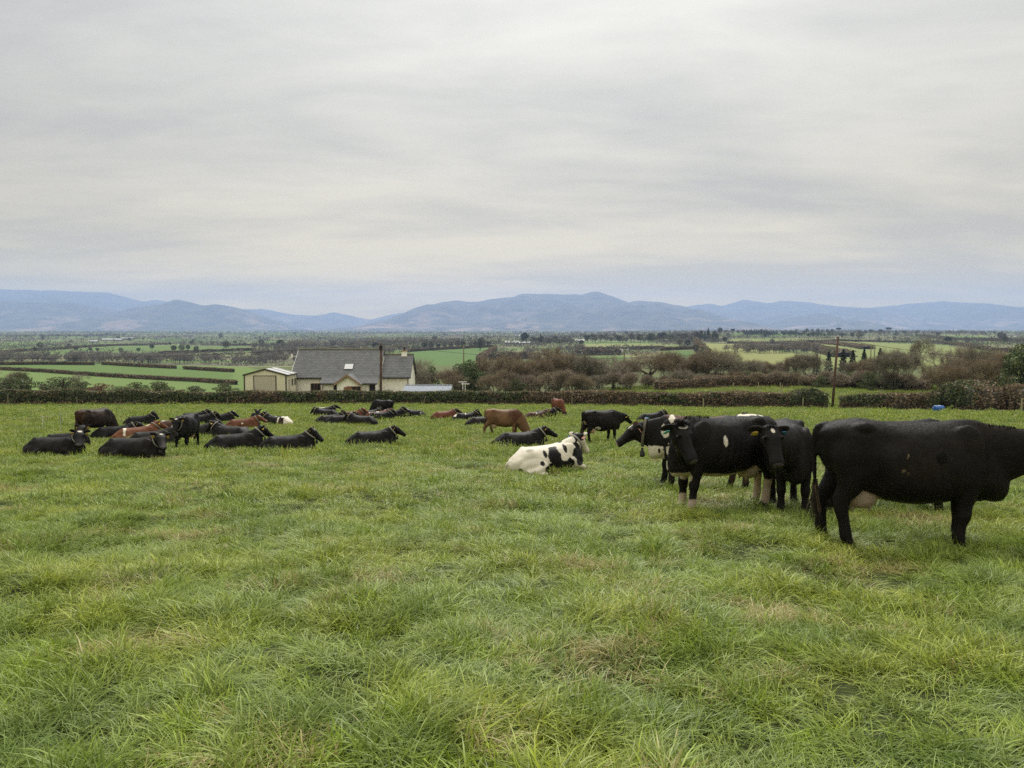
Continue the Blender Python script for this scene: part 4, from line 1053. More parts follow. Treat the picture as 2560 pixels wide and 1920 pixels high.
# the leafless valley wood beyond the left field and behind the house
WB = [(.200, .170, .145), (.235, .205, .175), (.165, .140, .118), (.140, .130, .100)]

def far_tree_np(seed, h, cols, n=120):
    g = np.random.default_rng(seed); segs = [((0, 0, -.4), (0, 0, h * .5), h * .03, h * .015)] + [((0, 0, h * .25), (math.cos(a) * h * .22, math.sin(a) * h * .22, h * .68), h * .014, h * .006) for a in np.arange(0, 6.2, 1.25)]
    v, f = tubes_np(segs, 3); parts = [(v, f, np.array(cols[0]) * .75)]
    d = unit(g.normal(size=(n, 3))); rad = (.30 + .70 * g.random((n, 1)) ** .5) * (.72 + .55 * fbm(d[:, 0] * 2, d[:, 1] * 2, d[:, 2] * 2, seed=seed, oct=2)[:, None])
    P = d * rad * [h * .36, h * .36, h * .36] + [0, 0, h * .60]; out = unit(P - [0, 0, h * .3])
    V, F = ribbons(P - out * h * .07, P + out * h * .10, h * .018, h * .006, g); parts.append((V, F, pick(cols, n, g)))
    q = P[::2]; V, F = leaf_quads(q, h * .05 * (.6 + .8 * g.random(len(q))), g); parts.append((V, F, pick(cols, len(q), g)))
    V, F, C = merge(parts); return V, np.concatenate(F), C
def wood_strip(pts, n_, hgt, ymin, cols, deep=40):
    """a wood too dense to count: many small leafless trees standing as one mass"""
    pr = [far_tree_np(500 + k, 1.0, cols) for k in range(6)]
    a = np.array(gp(pts, ymin)); parts = []
    for k in range(n_):
        s_ = fg.random() * (len(a) - 1); i_ = int(s_); p = a[i_] * (1 - s_ + i_) + a[i_ + 1] * (s_ - i_); p = p + [fg.normal() * 3, fg.random() * deep]
        V, F, C = pr[k % 6]; r_ = fg.random() * 6.28; c_, sn = math.cos(r_), math.sin(r_); h_ = hgt * fg.uniform(.6, 1.15)
        Q = np.stack([V[:, 0] * c_ - V[:, 1] * sn, V[:, 0] * sn + V[:, 1] * c_, V[:, 2]], 1) * [h_ * 1.15, h_ * 1.15, h_] + [p[0], p[1], Hs(p[0], p[1])]
        parts.append((Q, F, C * fg.uniform(.75, 1.25)))
    V, F, C = merge(parts)
    return tag(link('valley_wood', mesh_np('valley_wood', V, F, C), M_LEAF), kind='stuff')
wood_strip([(-250, 912), (0, 911), (250, 911), (480, 911), (720, 912)], 230, 10, 520, WB, 70)
wood_strip([(600, 897), (720, 895), (860, 890), (1000, 887)], 120, 10, 540, WB, 80)
wood_strip([(640, 874), (800, 870), (1000, 866), (1140, 863)], 150, 10, 850, WB, 140)
wood_strip([(1860, 886), (1930, 884), (2010, 883), (2060, 886)], 70, 9, 420, WB, 70)
wood_strip([(1320, 886), (1440, 880), (1460, 872)], 40, 7, 480, WB, 40)
wood_strip([(2150, 846), (2000, 841), (1850, 842)], 60, 11, 800, [(.036, .046, .033), (.052, .062, .044)], 60)
wood_strip([(1380, 850), (1500, 846), (1650, 846), (1760, 845)], 90, 11, 1000, WB, 120)
wood_strip([(2200, 838), (2350, 836), (2560, 838)], 110, 11, 1500, WB, 300)
wood_strip([(0, 846), (120, 843), (260, 841)], 90, 11, 1300, WB, 200)
wood_strip([(-100, 832), (300, 832), (700, 833), (1000, 834)], 150, 13, 2500, WB, 500)
wood_strip([(1000, 834), (1300, 834), (1600, 836)], 90, 13, 2200, WB, 400)

# ---- single trees of the middle distance and horizon (each a thing, too small to show parts)
def far_tree(seed, h, shape, cols, n=420):
    g = np.random.default_rng(seed); parts = []
    v, f = tubes_np([((0, 0, -.4), (0, 0, h * .45), h * .03, h * .018)] + [((0, 0, h * .28), (math.cos(a) * h * .2, math.sin(a) * h * .2, h * .62), h * .012, h * .005) for a in np.arange(0, 6.2, .9)], 4)
    parts.append((v, f, np.array(cols[0]) * .7))
    d = unit(g.normal(size=(n, 3))); rad = (.35 + .65 * g.random((n, 1)) ** .5) * (.72 + .55 * fbm(d[:, 0] * 2, d[:, 1] * 2, d[:, 2] * 2, seed=seed, oct=2)[:, None])
    if shape == 'round': P = d * rad * [h * .36, h * .36, h * .34] + [0, 0, h * .62]
    elif shape == 'tall': P = d * rad * [h * .20, h * .20, h * .42] + [0, 0, h * .56]
    elif shape == 'cone':
        z = g.random(n) ** .8; a = g.random(n) * 6.28; r_ = (1 - z) * h * .22 * g.random(n) ** .4; P = np.stack([np.cos(a) * r_, np.sin(a) * r_, h * (.08 + .92 * z)], 1)
    else: P = d * rad * [h * .42, h * .42, h * .16] + [0, 0, h * .82]
    out = unit(P - [0, 0, h * .4]); V, F = ribbons(P - out * h * .05, P + out * h * .07, h * .012, h * .004, g); parts.append((V, F, pick(cols, n, g)))
    q = P[::2]; V, F = leaf_quads(q, h * .035 * (.6 + .8 * g.random(len(q))), g); parts.append((V, F, pick(cols, len(q), g)))
    me = mesh_np('far_' + shape, *merge(parts)); me.materials.append(M_TWIG); return me
BARE = [(.125, .110, .092), (.155, .136, .114), (.100, .088, .072)]; EVG = [(.024, .034, .022), (.036, .048, .030), (.046, .056, .036)]; IVY = [(.085, .092, .060), (.110, .104, .074), (.065, .074, .046)]
FT = {'bare': [far_tree(s, 10, 'round', BARE) for s in (1, 2, 3)], 'ivy': [far_tree(s, 10, 'round', IVY, 600) for s in (4, 5)], 'tall': [far_tree(6, 10, 'tall', IVY)], 'con': [far_tree(s, 10, 'cone', EVG, 500) for s in (7, 8)], 'pine': [far_tree(9, 10, 'flat', EVG, 500)], 'ever': [far_tree(10, 10, 'round', EVG, 700)]}
KW = {'bare': 'leafless', 'ivy': 'ivy clad leafless', 'tall': 'slim ivy clad', 'con': 'dark conical', 'pine': 'flat topped dark', 'ever': 'dense dark evergreen'}
def ftree(kind, px, py, hpx, label, group, ymin=250):
    g = G(px, py, ymin); hgt = hpx * g.y / FPX * 1.0
    o = bpy.data.objects.new({'con': 'conifer_tree', 'pine': 'pine_tree', 'ever': 'evergreen_tree'}.get(kind, 'leafless_tree'), vg.choice(FT[kind])); COL.objects.link(o)
    o.location = g; o.rotation_euler = (0, 0, vg.random() * 6.28); s = hgt / 10; o.scale = (s * vg.uniform(.9, 1.2), s, s)
    return tag(o, label, 'tree', group)
# left valley
for kind, px, py, hp, lab in (('ivy', 87, 882, 15, 'rounded dark tree left of the long valley field'), ('bare', 100, 876, 22, 'broad leafless tree on the left valley slope'), ('bare', 173, 872, 14, 'small leafless tree above the farm sheds on the left'), ('ivy', 190, 881, 15, 'dense dark round tree in the long left valley field'), ('ivy', 226, 880, 13, 'left of a pair of dark round trees in the valley field'), ('ivy', 244, 881, 12, 'right of a pair of dark round trees in the valley field'), ('bare', 302, 883, 15, 'pale leafless tree at the foot of the valley field'), ('ivy', 346, 882, 13, 'small dark tree at the middle of the valley field'), ('ivy', 380, 876, 16, 'round dark tree on the ridge of the valley field'), ('ivy', 435, 882, 20, 'dark tree left of a clump in the valley field'), ('bare', 455, 882, 22, 'bare tree at the centre of a clump in the valley field'), ('ivy', 470, 878, 17, 'low broad dark tree of the clump in the valley field'), ('ivy', 491, 882, 18, 'dark round tree right of the clump in the valley field'), ('bare', 565, 877, 26, 'tall spreading leafless tree on the hedge above the garage'), ('ivy', 587, 862, 11, 'small dark tree far above the garage roof'), ('ivy', 612, 866, 10, 'small round dark tree above the right side of the garage'), ('ivy', 425, 865, 10, 'little lone dark tree on the skyline hedge'), ('bare', 552, 849, 18, 'big leafless tree far off above the garage')):
    ftree(kind, px, py, hp, lab, 'single trees of the left valley')
# row above the lush field
for k in range(13): ftree(vg.choice(('bare', 'ivy', 'bare')), 1030 + k * 16 + vg.uniform(-4, 4), 877 - k * .75, vg.uniform(14, 24), 'leafless tree in the row along the top of the lush green field', 'tree row above the lush green field')
ftree('tall', 1200, 876, 30, 'tall ivy clad tree behind the thin pale pole', 'trees round the far farmyards')
ftree('ever', 1312, 858, 28, 'big dark cypress beside the far farmyard', 'trees round the far farmyards')
ftree('con', 1352, 860, 26, 'dark conifer among the far farmyard trees', 'trees round the far farmyards')
for k in range(12): ftree(vg.choice(('bare', 'ivy', 'bare')), 1330 + k * 9, 862 + vg.uniform(-3, 3), vg.uniform(15, 24), 'leafless tree sheltering the far farmyard', 'trees sheltering the far farmyard', 400)
for k in range(34): ftree(vg.choice(('bare', 'bare', 'ivy')), 1470 + k * 9.5 + vg.uniform(-4, 4), 856 + vg.uniform(-5, 3), vg.uniform(15, 27), 'leafless tree in the wood line behind the rushy field', 'wood line behind the rushy field', 500)
for px, py, hp, kd, lab in ((1740, 852, 26, 'bare', 'leafless tree at the left end of the tall conifers'), (1752, 853, 28, 'tall', 'slim tree beside the tall conifers'), (1770, 853, 33, 'con', 'tallest dark conifer on the hillside'), (1762, 853, 26, 'con', 'dark conifer just left of the tallest'), (1786, 854, 28, 'tall', 'slim dark tree right of the tallest conifer'), (1800, 838, 20, 'ivy', 'bushy tree on the skyline right of the conifers'), (1812, 858, 18, 'ivy', 'dark round tree at the end of the hillside hedge'), (1832, 836, 14, 'pine', 'flat topped pine on the right skyline'), (1845, 836, 12, 'bare', 'small leafless tree on the right skyline'), (1858, 836, 13, 'bare', 'second small leafless tree on the right skyline'), (1700, 868, 20, 'bare', 'leafless tree at the end of the rushy field'), (1718, 870, 22, 'ivy', 'bushy tree left of the pale hillside'), (1741, 888, 30, 'bare', 'pale leafless tree at the foot of the pale hillside'), (1757, 898, 24, 'bare', 'leafless tree low on the pale hillside'), (1768, 905, 18, 'ivy', 'small dark tree low on the pale hillside')):
    ftree(kd, px, py, hp, lab, 'trees on the right hillside', 400)
for k in range(20): ftree('con', 1862 + k * 4.2, 837.5, vg.uniform(10, 16), 'dark conifer in the plantation on the right skyline', 'skyline conifer plantation', 800)
for px, hp, kd in ((1990, 10, 'bare'), (2017, 11, 'ivy'), (2030, 10, 'bare'), (2045, 11, 'ivy'), (2056, 9, 'bare'), (2068, 10, 'bare'), (2080, 9, 'ivy'), (2150, 8, 'ivy'), (2163, 9, 'ivy'), (2200, 12, 'ever'), (2210, 10, 'con'), (2240, 9, 'bare'), (2260, 9, 'ivy'), (2290, 8, 'bare')):
    ftree(kd, px, 833.5 if px < 2100 else 836, hp + 2, 'small ' + KW[kd] + ' tree standing on the right skyline', 'small trees on the right skyline', 700)
ftree('pine', 2096, 835, 16, 'umbrella shaped pine on the skyline right of the leaning pole top', 'skyline pines', 700)
ftree('pine', 2177, 836, 12, 'small flat topped pine on the far right skyline', 'skyline pines', 700)
ftree('pine', 2221, 835, 17, 'tall dark pine on the far right skyline', 'skyline pines', 700)
# scattered along far hedges
cand = np.where(keep & (yy > 900) & (yy < 4200))[0]; cand = cand[fg.permutation(len(cand))][:120]
for c in cand:
    kd = vg.choice(('bare', 'bare', 'ivy', 'ivy', 'ever')); o = bpy.data.objects.new('leafless_tree' if kd != 'ever' else 'evergreen_tree', vg.choice(FT[kd])); COL.objects.link(o)
    o.location = (xx[c], yy[c], Hs(xx[c], yy[c])); s = vg.uniform(.55, 1.35); o.scale = (s * 1.25, s * 1.15, s); o.rotation_euler = (0, 0, vg.random() * 6.28)
    tag(o, 'small far ' + KW[kd] + ' tree in the hedges below the mountains', 'tree', 'far trees in the hedges below the mountains')

# ------------------------------------------------------------------ far houses and farm sheds
M['farwhite'] = plain('whitewash', (0.78, 0.77, 0.73), .8, .2, .05, .5)
M['farroof'] = plain('far_slate', (0.12, 0.12, 0.125), .8, .2, .15, .5)
M['shedroof'] = plain('shed_sheet', (0.45, 0.46, 0.47), .5, .4, .1, .5)
M['shedwall'] = plain('shed_wall', (0.20, 0.20, 0.19), .8, .2, .1, .5)
def farm(px, py, wpx, hpx, label, shed=False, ymin=400, rz=0.0, name=None):
    g = G(px, py, ymin); k = g.y / FPX; w_ = wpx * k; h_ = hpx * k; dp = min(9, w_ * .6); e = empty(name or ('farm_shed' if shed else 'far_house'), g, rz)
    tag(e, label, 'shed' if shed else 'house', 'far farm sheds' if shed else 'far white houses')
    wh = h_ * (.45 if shed else .58)
    MB().prism([(-w_/2, 0, -1), (-w_/2, dp, -1), (-w_/2, dp, wh), (-w_/2, dp/2, h_ * .98), (-w_/2, 0, wh)], (w_, 0, 0)).build('wall', M['shedwall' if shed else 'farwhite'], e)
    for s in (0, 1):
        y0 = -.3 if s == 0 else dp + .3
        slab([(-w_/2 - .3, y0, wh), (w_/2 + .3, y0, wh), (w_/2 + .3, dp/2 + .01 * s, h_), (-w_/2 - .3, dp/2 + .01 * s, h_)], .2, 'roof', M['shedroof' if shed else 'farroof'], e)
    if not shed:
        MB().quadbox((w_ * .3 - .4, dp/2 - .35, h_ * .8), (w_ * .3 + .4, dp/2 + .35, h_ + 1.0)).build('chimney', M['farwhite'], e)
        for a in (-.3, .05, .32): MB().quadbox((w_ * a - .5, -.05, wh * .35), (w_ * a + .5, -.012, wh * .8)).build('window', M['glass'], e)
for a in ((232, 856, 22, 6, 'dark farm shed at the left end of the far left farmyard', True), (268, 852, 28, 6, 'long farm shed with pale roof in the far left farmyard', True), (292, 852, 24, 6, 'pale roofed shed right of the long shed in the far left farmyard', True), (318, 849, 28, 6, 'rear pale roofed shed of the far left farmyard', True),
          (396, 848, 22, 6, 'low white house right of the far left farmyard', False), (470, 846, 26, 8, 'white farmhouse above the left valley field', False), (340, 836, 10, 4, 'tiny white house high above the left farmyard', False), (405, 840, 9, 4, 'tiny white cottage among far left trees', False),
          (897, 846, 18, 6, 'white house far above the main roof', False), (1107, 846, 10, 7, 'leftmost white house of the far cluster right of the chimney', False), (1127, 846, 14, 8, 'white gabled house in the far cluster right of the chimney', False), (1148, 846, 18, 8, 'largest white house of the far cluster right of the chimney', False), (1146, 838, 10, 4, 'small white house above the far cluster', False),
          (1243, 828, 7, 6, 'white house on the skyline below the central mountain', False), (1265, 829, 20, 5, 'long white house on the skyline below the central mountain', False), (1325, 830, 18, 5, 'white bungalow on the skyline right of the cypress', False),
          (1265, 862, 12, 6, 'small white house left of the far farmyard sheds', False), (1280, 860, 34, 8, 'wide pale roofed shed of the far central farmyard', True), (1312, 860, 28, 6, 'long pale roofed shed of the far central farmyard', True), (1300, 842, 24, 5, 'low shed above the far central farmyard', True), (1376, 857, 22, 10, 'white farmhouse behind the bare farmyard trees', False),
          (1424, 858, 22, 9, 'white farmhouse right of the far farmyard trees', False), (1450, 856, 22, 8, 'pale roofed shed joined to the right farmhouse', True), (1700, 846, 14, 5, 'white house half hidden in the wood line', False),
          (2310, 834, 16, 5, 'white house on the right below the skyline', False), (2515, 844, 40, 7, 'long white farm building at the far right', False), (2545, 843, 16, 8, 'white house at the far right end', False), (2490, 828, 12, 4, 'white cottage on the far right skyline', False), (2530, 827, 14, 4, 'second white cottage on the far right skyline', False)):
    farm(*a)

# ------------------------------------------------------------------ cattle
BK = (0.0085, 0.0078, 0.0074); BKB = (0.021, 0.0150, 0.0110); WH = (0.62, 0.58, 0.49); DBR = (0.045, 0.024, 0.015)
RB = (0.115, 0.046, 0.024); TAN = (0.140, 0.078, 0.042); PINK = (0.46, 0.31, 0.24); MUZ = (0.075, 0.068, 0.068); DIRT = (0.20, 0.155, 0.09)
t = NT('cow_coat')
c = t.attr('coat'); tcn = t.n('ShaderNodeTexCoord').outputs['Object']
mpn = t.n('ShaderNodeMapping', {'Vector': tcn, 'Scale': (14, 14, 55)})
hair = t.n('ShaderNodeTexNoise', {'Vector': mpn.outputs[0], 'Scale': 2.6, 'Detail': 4, 'Roughness': .65}).outputs['Fac']
big = t.n('ShaderNodeTexNoise', {'Vector': tcn, 'Scale': 5.5, 'Detail': 4, 'Roughness': .6}).outputs['Fac']
c2 = t.mix(t.n('ShaderNodeMath', {0: t.ramp(hair, .35, .75), 1: .30}, operation='MULTIPLY').outputs[0], c, t.mix(1.0, c, (1.7, 1.6, 1.5), 'MULTIPLY'))
b = t.bsdf(c2, .55, .12)
hsum = t.n('ShaderNodeMath', {0: t.n('ShaderNodeMath', {0: hair, 1: .5}, operation='MULTIPLY').outputs[0], 1: big}, operation='ADD').outputs[0]
t.l(t.bump(hsum, .014, .75), b.inputs['Normal'])
M['coat'] = t.done(b)
t = NT('cow_eye'); M['eye'] = t.done(t.bsdf((.010, .008, .007), .08, .6))
M['collar'] = plain('collar_webbing', (0.27, 0.255, 0.225), .8, .2, .2, 20)
M['collar_dk'] = plain('collar_webbing_dark', (0.14, 0.125, 0.095), .8, .2, .2, 20)
M['weight'] = plain('collar_weight', (0.045, 0.042, 0.038), .7)
M['bluebox'] = plain('blue_tag_plastic', (0.05, 0.20, 0.42), .5, .4, .1, 9)
M['yellow'] = plain('yellow_tag_plastic', (0.62, 0.42, 0.08), .5, .4, .08, 9)
M['teal'] = plain('teal_tag_plastic', (0.15, 0.52, 0.50), .5, .4, .08, 9)
M['pinktag'] = plain('pink_tag_plastic', (0.65, 0.32, 0.28), .5, .4, .08, 9)

BARREL = [(0, 0), (.03, .30), (.10, .64), (.22, .85), (.38, .965), (.55, 1), (.72, .96), (.86, .78), (.95, .46), (1, 0)]
HIP = [(0, 0), (.03, .46), (.09, .84), (.20, 1), (.38, 1), (.55, .96), (.72, .84), (.86, .66), (.95, .40), (1, 0)]
SHO = [(0, 0), (.03, .20), (.10, .42), (.22, .66), (.38, .86), (.55, .98), (.72, 1), (.86, .82), (.95, .50), (1, 0)]
_r0 = np.array([a for a, _ in BARREL]); RR = (1 - np.cos(np.linspace(0, np.pi, 19))) / 2
PB, PH, PS = (np.interp(RR, _r0, [b_ for _, b_ in P_]) * .35 + .65 * hermite(_r0, np.array([b_ for _, b_ in P_]), RR) for P_ in (BARREL, HIP, SHO))
def loft(rings):
    n = len(rings[0]); m = len(rings); V = np.concatenate(list(rings) + [rings[0].mean(0)[None], rings[-1].mean(0)[None]])
    i = (np.arange(m - 1) * n)[:, None] + np.arange(n); j = (np.arange(m - 1) * n)[:, None] + (np.arange(n) + 1) % n
    Q = np.stack([i, j, j + n, i + n], -1).reshape(-1, 4)
    k = np.arange(n); k2 = (k + 1) % n; a = m * n; e = (m - 1) * n
    T = np.concatenate([np.stack([np.full(n, a), k2, k], 1), np.stack([np.full(n, a + 1), e + k, e + k2], 1)])
    return V, Q, T
def torso(st, n=30):
    st = np.array(st, float); x = np.linspace(st[0, 0], st[-1, 0], n); s = hermite(st[:, 0], st, x); rings = []
    for q in s:
        w = PB * (1 - q[4] - q[5]) + PH * q[4] + PS * q[5]
        z = q[1] - RR * (q[1] - q[2]); y = w * q[3]
        r = np.concatenate([np.stack([np.full(19, q[0]), y, z], 1), np.stack([np.full(17, q[0]), -y[1:-1][::-1], z[1:-1][::-1]], 1)])
        rings.append(r)
    return loft(rings)
def limb(pts, a_axis=(1, 0, 0), n=14, sub=5):
    """pts rows: x y z ra rb; ra along a_axis, rb across"""
    p = np.array(pts, float); d = np.concatenate([[0], np.cumsum(np.linalg.norm(np.diff(p[:, :3], axis=0), axis=1))])
    s = np.linspace(0, d[-1], (len(p) - 1) * sub + 1); q = hermite(d, p, s); tg = unit(np.gradient(q[:, :3], axis=0))
    a = np.array(a_axis, float)[None] - tg * (tg @ np.array(a_axis, float))[:, None]; a = unit(a); b_ = np.cross(tg, a)
    an = np.arange(n) * 2 * np.pi / n
    rings = [q[k, :3] + a[k] * (q[k, 3] * np.cos(an))[:, None] + b_[k] * (q[k, 4] * np.sin(an))[:, None] for k in range(len(q))]
    return loft(rings)
def blob(c, r, n=10):
    u = np.linspace(-1, 1, n + 1); th = np.arcsin(u * .999); rings = []
    an = np.arange(14) * 2 * np.pi / 14
    for t_ in th: rings.append(np.stack([np.full(14, c[0] + r[0] * math.sin(t_)), c[1] + r[1] * math.cos(t_) * np.cos(an), c[2] + r[2] * math.cos(t_) * np.sin(an)], 1))
    return loft(rings)
HEAD = np.array([.95, 1.16, 1, 1]) * np.array([(-.055, .055, -.04, -.13), (-.02, .088, -.005, -.18), (.03, .106, .012, -.215), (.10, .112, .022, -.235), (.17, .117, .020, -.238), (.24, .098, .004, -.225), (.32, .086, -.014, -.206), (.40, .080, -.026, -.188), (.46, .083, -.032, -.184), (.51, .086, -.040, -.184), (.545, .076, -.054, -.170), (.562, .050, -.075, -.148)])
def head_parts(Pp, f, u, hs=1.0, ear=-.22):
    f = unit(np.array(f, float)); u = np.array(u, float); u = unit(u - f * (u @ f)); s = np.cross(u, f)   # s: animal's left
    tt = np.linspace(HEAD[0, 0], HEAD[-1, 0], 26); h = hermite(HEAD[:, 0], HEAD, tt) * hs; rings = []
    an = np.arange(18) * 2 * np.pi / 18
    for q in h:
        cz = (q[2] + q[3]) / 2; hz_ = (q[2] - q[3]) / 2
        y = np.sign(np.cos(an)) * np.abs(np.cos(an)) ** .8 * q[1] * (1 - .30 * np.clip(-np.sin(an), 0, 1) * (1 - smooth(.36, .5, q[0]))); z = cz + hz_ * np.sign(np.sin(an)) * np.abs(np.sin(an)) ** .95
        rings.append(Pp + f * q[0] + s[None] * y[:, None] + u[None] * z[:, None])
    out = [loft(rings)]
    for sg in (-1, 1):
        e0 = Pp + s * sg * .085 + u * -.035 + f * .01; ed = unit(s * sg * 1.0 - f * .10 + u * ear)
        pts = []
        for q, wd, th in ((0, .030, .022), (.05, .048, .022), (.10, .062, .019), (.145, .058, .017), (.185, .036, .015), (.205, .014, .012)):
            p_ = e0 + ed * q - u * (q * q * .6) * (1 if ear < 0 else 0); pts.append((*p_, wd, th))
        out.append(limb(pts, tuple(u * .9 - f * .35), 12, 4))
        o_ = Pp + f * .155 + s * sg * .112 - u * .010; out.append(blob(o_, (.034, .030, .026)))       # brow over the eye
    return out, (Pp, f, s, u)
def bez(p0, d0, p1, d1, n=9):
    t_ = np.linspace(0, 1, n)[:, None]; a, b_ = p0 + d0, p1 - d1
    return (1 - t_)**3 * p0 + 3 * (1 - t_)**2 * t_ * a + 3 * (1 - t_) * t_**2 * b_ + t_**3 * p1
def neck(P0, P1, f, base_r, top_r, rise):
    d = bez(P0, rise, P1, f, 9); s = np.linspace(0, 1, 9)[:, None]
    r = base_r * (1 - s) ** .95 + top_r * (1 - (1 - s) ** .95)
    return limb(np.concatenate([d, r], 1), (0, 0, 1), 16, 3), d, r
def cow_shape(pose, poll, f, u, front=(0, 0), hind=(0, 0), udder=True, tail=True):
    """list of closed shapes making the body, and the frames needed to dress it"""
    P = []; poll = np.array(poll, float); f = unit(np.array(f, float))
    if pose == 'lie':
        P.append(torso([(-.96, .30, .02, .12, 1, 0), (-.88, .42, -.05, .27, 1, 0), (-.72, .565, -.05, .35, 1, 0), (-.50, .685, -.05, .40, .9, 0), (-.22, .695, -.05, .44, .2, 0), (.10, .715, -.05, .445, 0, 0), (.34, .765, -.05, .40, 0, .5), (.52, .82, -.04, .33, 0, .9), (.68, .76, .0, .27, 0, 1), (.82, .64, .06, .20, 0, 1), (.90, .52, .16, .11, 0, 1)], 34))
        for sg in (-1, 1):
            P.append(blob((-.40, sg * .33, .20), (.40, .15, .27)))          # thigh
            P.append(limb([(-.18, sg * .42, .24, .13, .10), (-.42, sg * .48, .12, .09, .08), (-.66, sg * .46, .08, .065, .06), (-.45, sg * .54, .045, .045, .042), (-.20, sg * .56, .04, .05, .045)], (0, 0, 1)))
            P.append(limb([(.50, sg * .25, .36, .14, .11), (.66, sg * .25, .18, .10, .09), (.86, sg * .20, .08, .065, .065), (.70, sg * .24, .045, .045, .045), (.52, sg * .26, .04, .05, .045)], (0, 1, 0)))
            P.append(blob((.50, sg * .22, .46), (.20, .09, .28)))
            P.append(blob((-.50, sg * .24, .60), (.10, .075, .075)))
        if tail: P.append(limb([(-.90, .02, .36, .05, .05), (-1.0, .06, .24, .035, .035), (-.98, .16, .06, .028, .028), (-.80, .42, .02, .03, .03)], (1, 0, 0), 8))
        nb = np.array((.50, 0, .47)); br = np.array((.33, .22)); rise = np.array((.20, 0, .20))
    else:
        P.append(torso([(-.86, 1.19, .98, .08, 1, 0), (-.80, 1.27, .84, .19, 1, 0), (-.64, 1.32, .68, .25, 1, 0), (-.44, 1.335, .55, .285, .9, 0), (-.20, 1.305, .485, .335, .2, 0), (.08, 1.30, .455, .37, 0, 0), (.32, 1.315, .475, .34, 0, .3), (.50, 1.335, .53, .28, 0, .8), (.64, 1.325, .56, .23, 0, 1), (.76, 1.24, .50, .18, 0, 1), (.86, 1.10, .50, .125, 0, 1), (.93, .94, .58, .06, 0, 1)], 36))
        for k, sg in enumerate((-1, 1)):
            hx = hind[k]; fx = front[k]
            P.append(limb([(-.52, sg * .15, 1.18, .20, .13), (-.55, sg * .18, .98, .235, .125), (-.55, sg * .19, .82, .185, .10), (-.61 + hx * .35, sg * .175, .66, .135, .085), (-.695 + hx * .6, sg * .165, .52, .086, .064), (-.715 + hx * .75, sg * .165, .43, .074, .057), (-.70 + hx * .9, sg * .165, .28, .058, .049), (-.69 + hx, sg * .165, .15, .062, .056), (-.67 + hx, sg * .165, .085, .054, .052), (-.655 + hx, sg * .165, .03, .068, .063), (-.65 + hx, sg * .165, -.03, .072, .066)]))
            P.append(blob((.50, sg * .17, .98), (.19, .085, .32)))
            P.append(limb([(.55, sg * .17, .90, .15, .09), (.54, sg * .175, .74, .11, .078), (.55 + fx * .4, sg * .165, .58, .092, .074), (.555 + fx * .6, sg * .16, .46, .074, .064), (.56 + fx * .7, sg * .16, .39, .076, .069), (.555 + fx * .85, sg * .16, .28, .055, .050), (.555 + fx, sg * .16, .15, .060, .057), (.575 + fx, sg * .16, .085, .052, .051), (.59 + fx, sg * .16, .03, .066, .062), (.595 + fx, sg * .16, -.03, .070, .065)]))
            P.append(blob((-.45, sg * .19, 1.245), (.13, .08, .07)))       # hook bone
            P.append(blob((-.79, sg * .095, 1.18), (.075, .06, .06)))         # pin bone
            if udder: P.append(blob((-.44, sg * .055, .53), (.16, .095, .125)))
            if udder:
                for tx in (-.36, -.53): P.append(limb([(tx, sg * .065, .47, .022, .022), (tx, sg * .07, .41, .019, .019), (tx, sg * .07, .375, .012, .012)], (1, 0, 0), 8, 3))
        P.append(blob((.60, 0, .64), (.28, .13, .14)))                         # brisket
        if tail: P.append(limb([(-.76, 0, 1.26, .05, .06), (-.85, 0, 1.235, .040, .04), (-.89, .0, 1.10, .030, .03), (-.885, .01, .85, .024, .024), (-.875, .02, .60, .018, .018), (-.87, .02, .50, .013, .013)], (1, 0, 0), 8))
        nb = np.array((.50, 0, .92)); br = np.array((.42, .165)); rise = np.array((.26, 0, .06))
    back = -f * .10 + np.array(u, float) * -.085
    nk, path, rad = neck(nb, poll + f * .05 + unit(np.array(u, float)) * -.105, (poll - nb) * .38 + f * .05, br, np.array((.155, .098)), rise)
    P.append(nk)
    hp, fr = head_parts(poll, f, u, 1.12 if pose == 'lie' else 1.0, .12 if pose == 'lie' else -.22)
    return P + hp, fr, path, rad

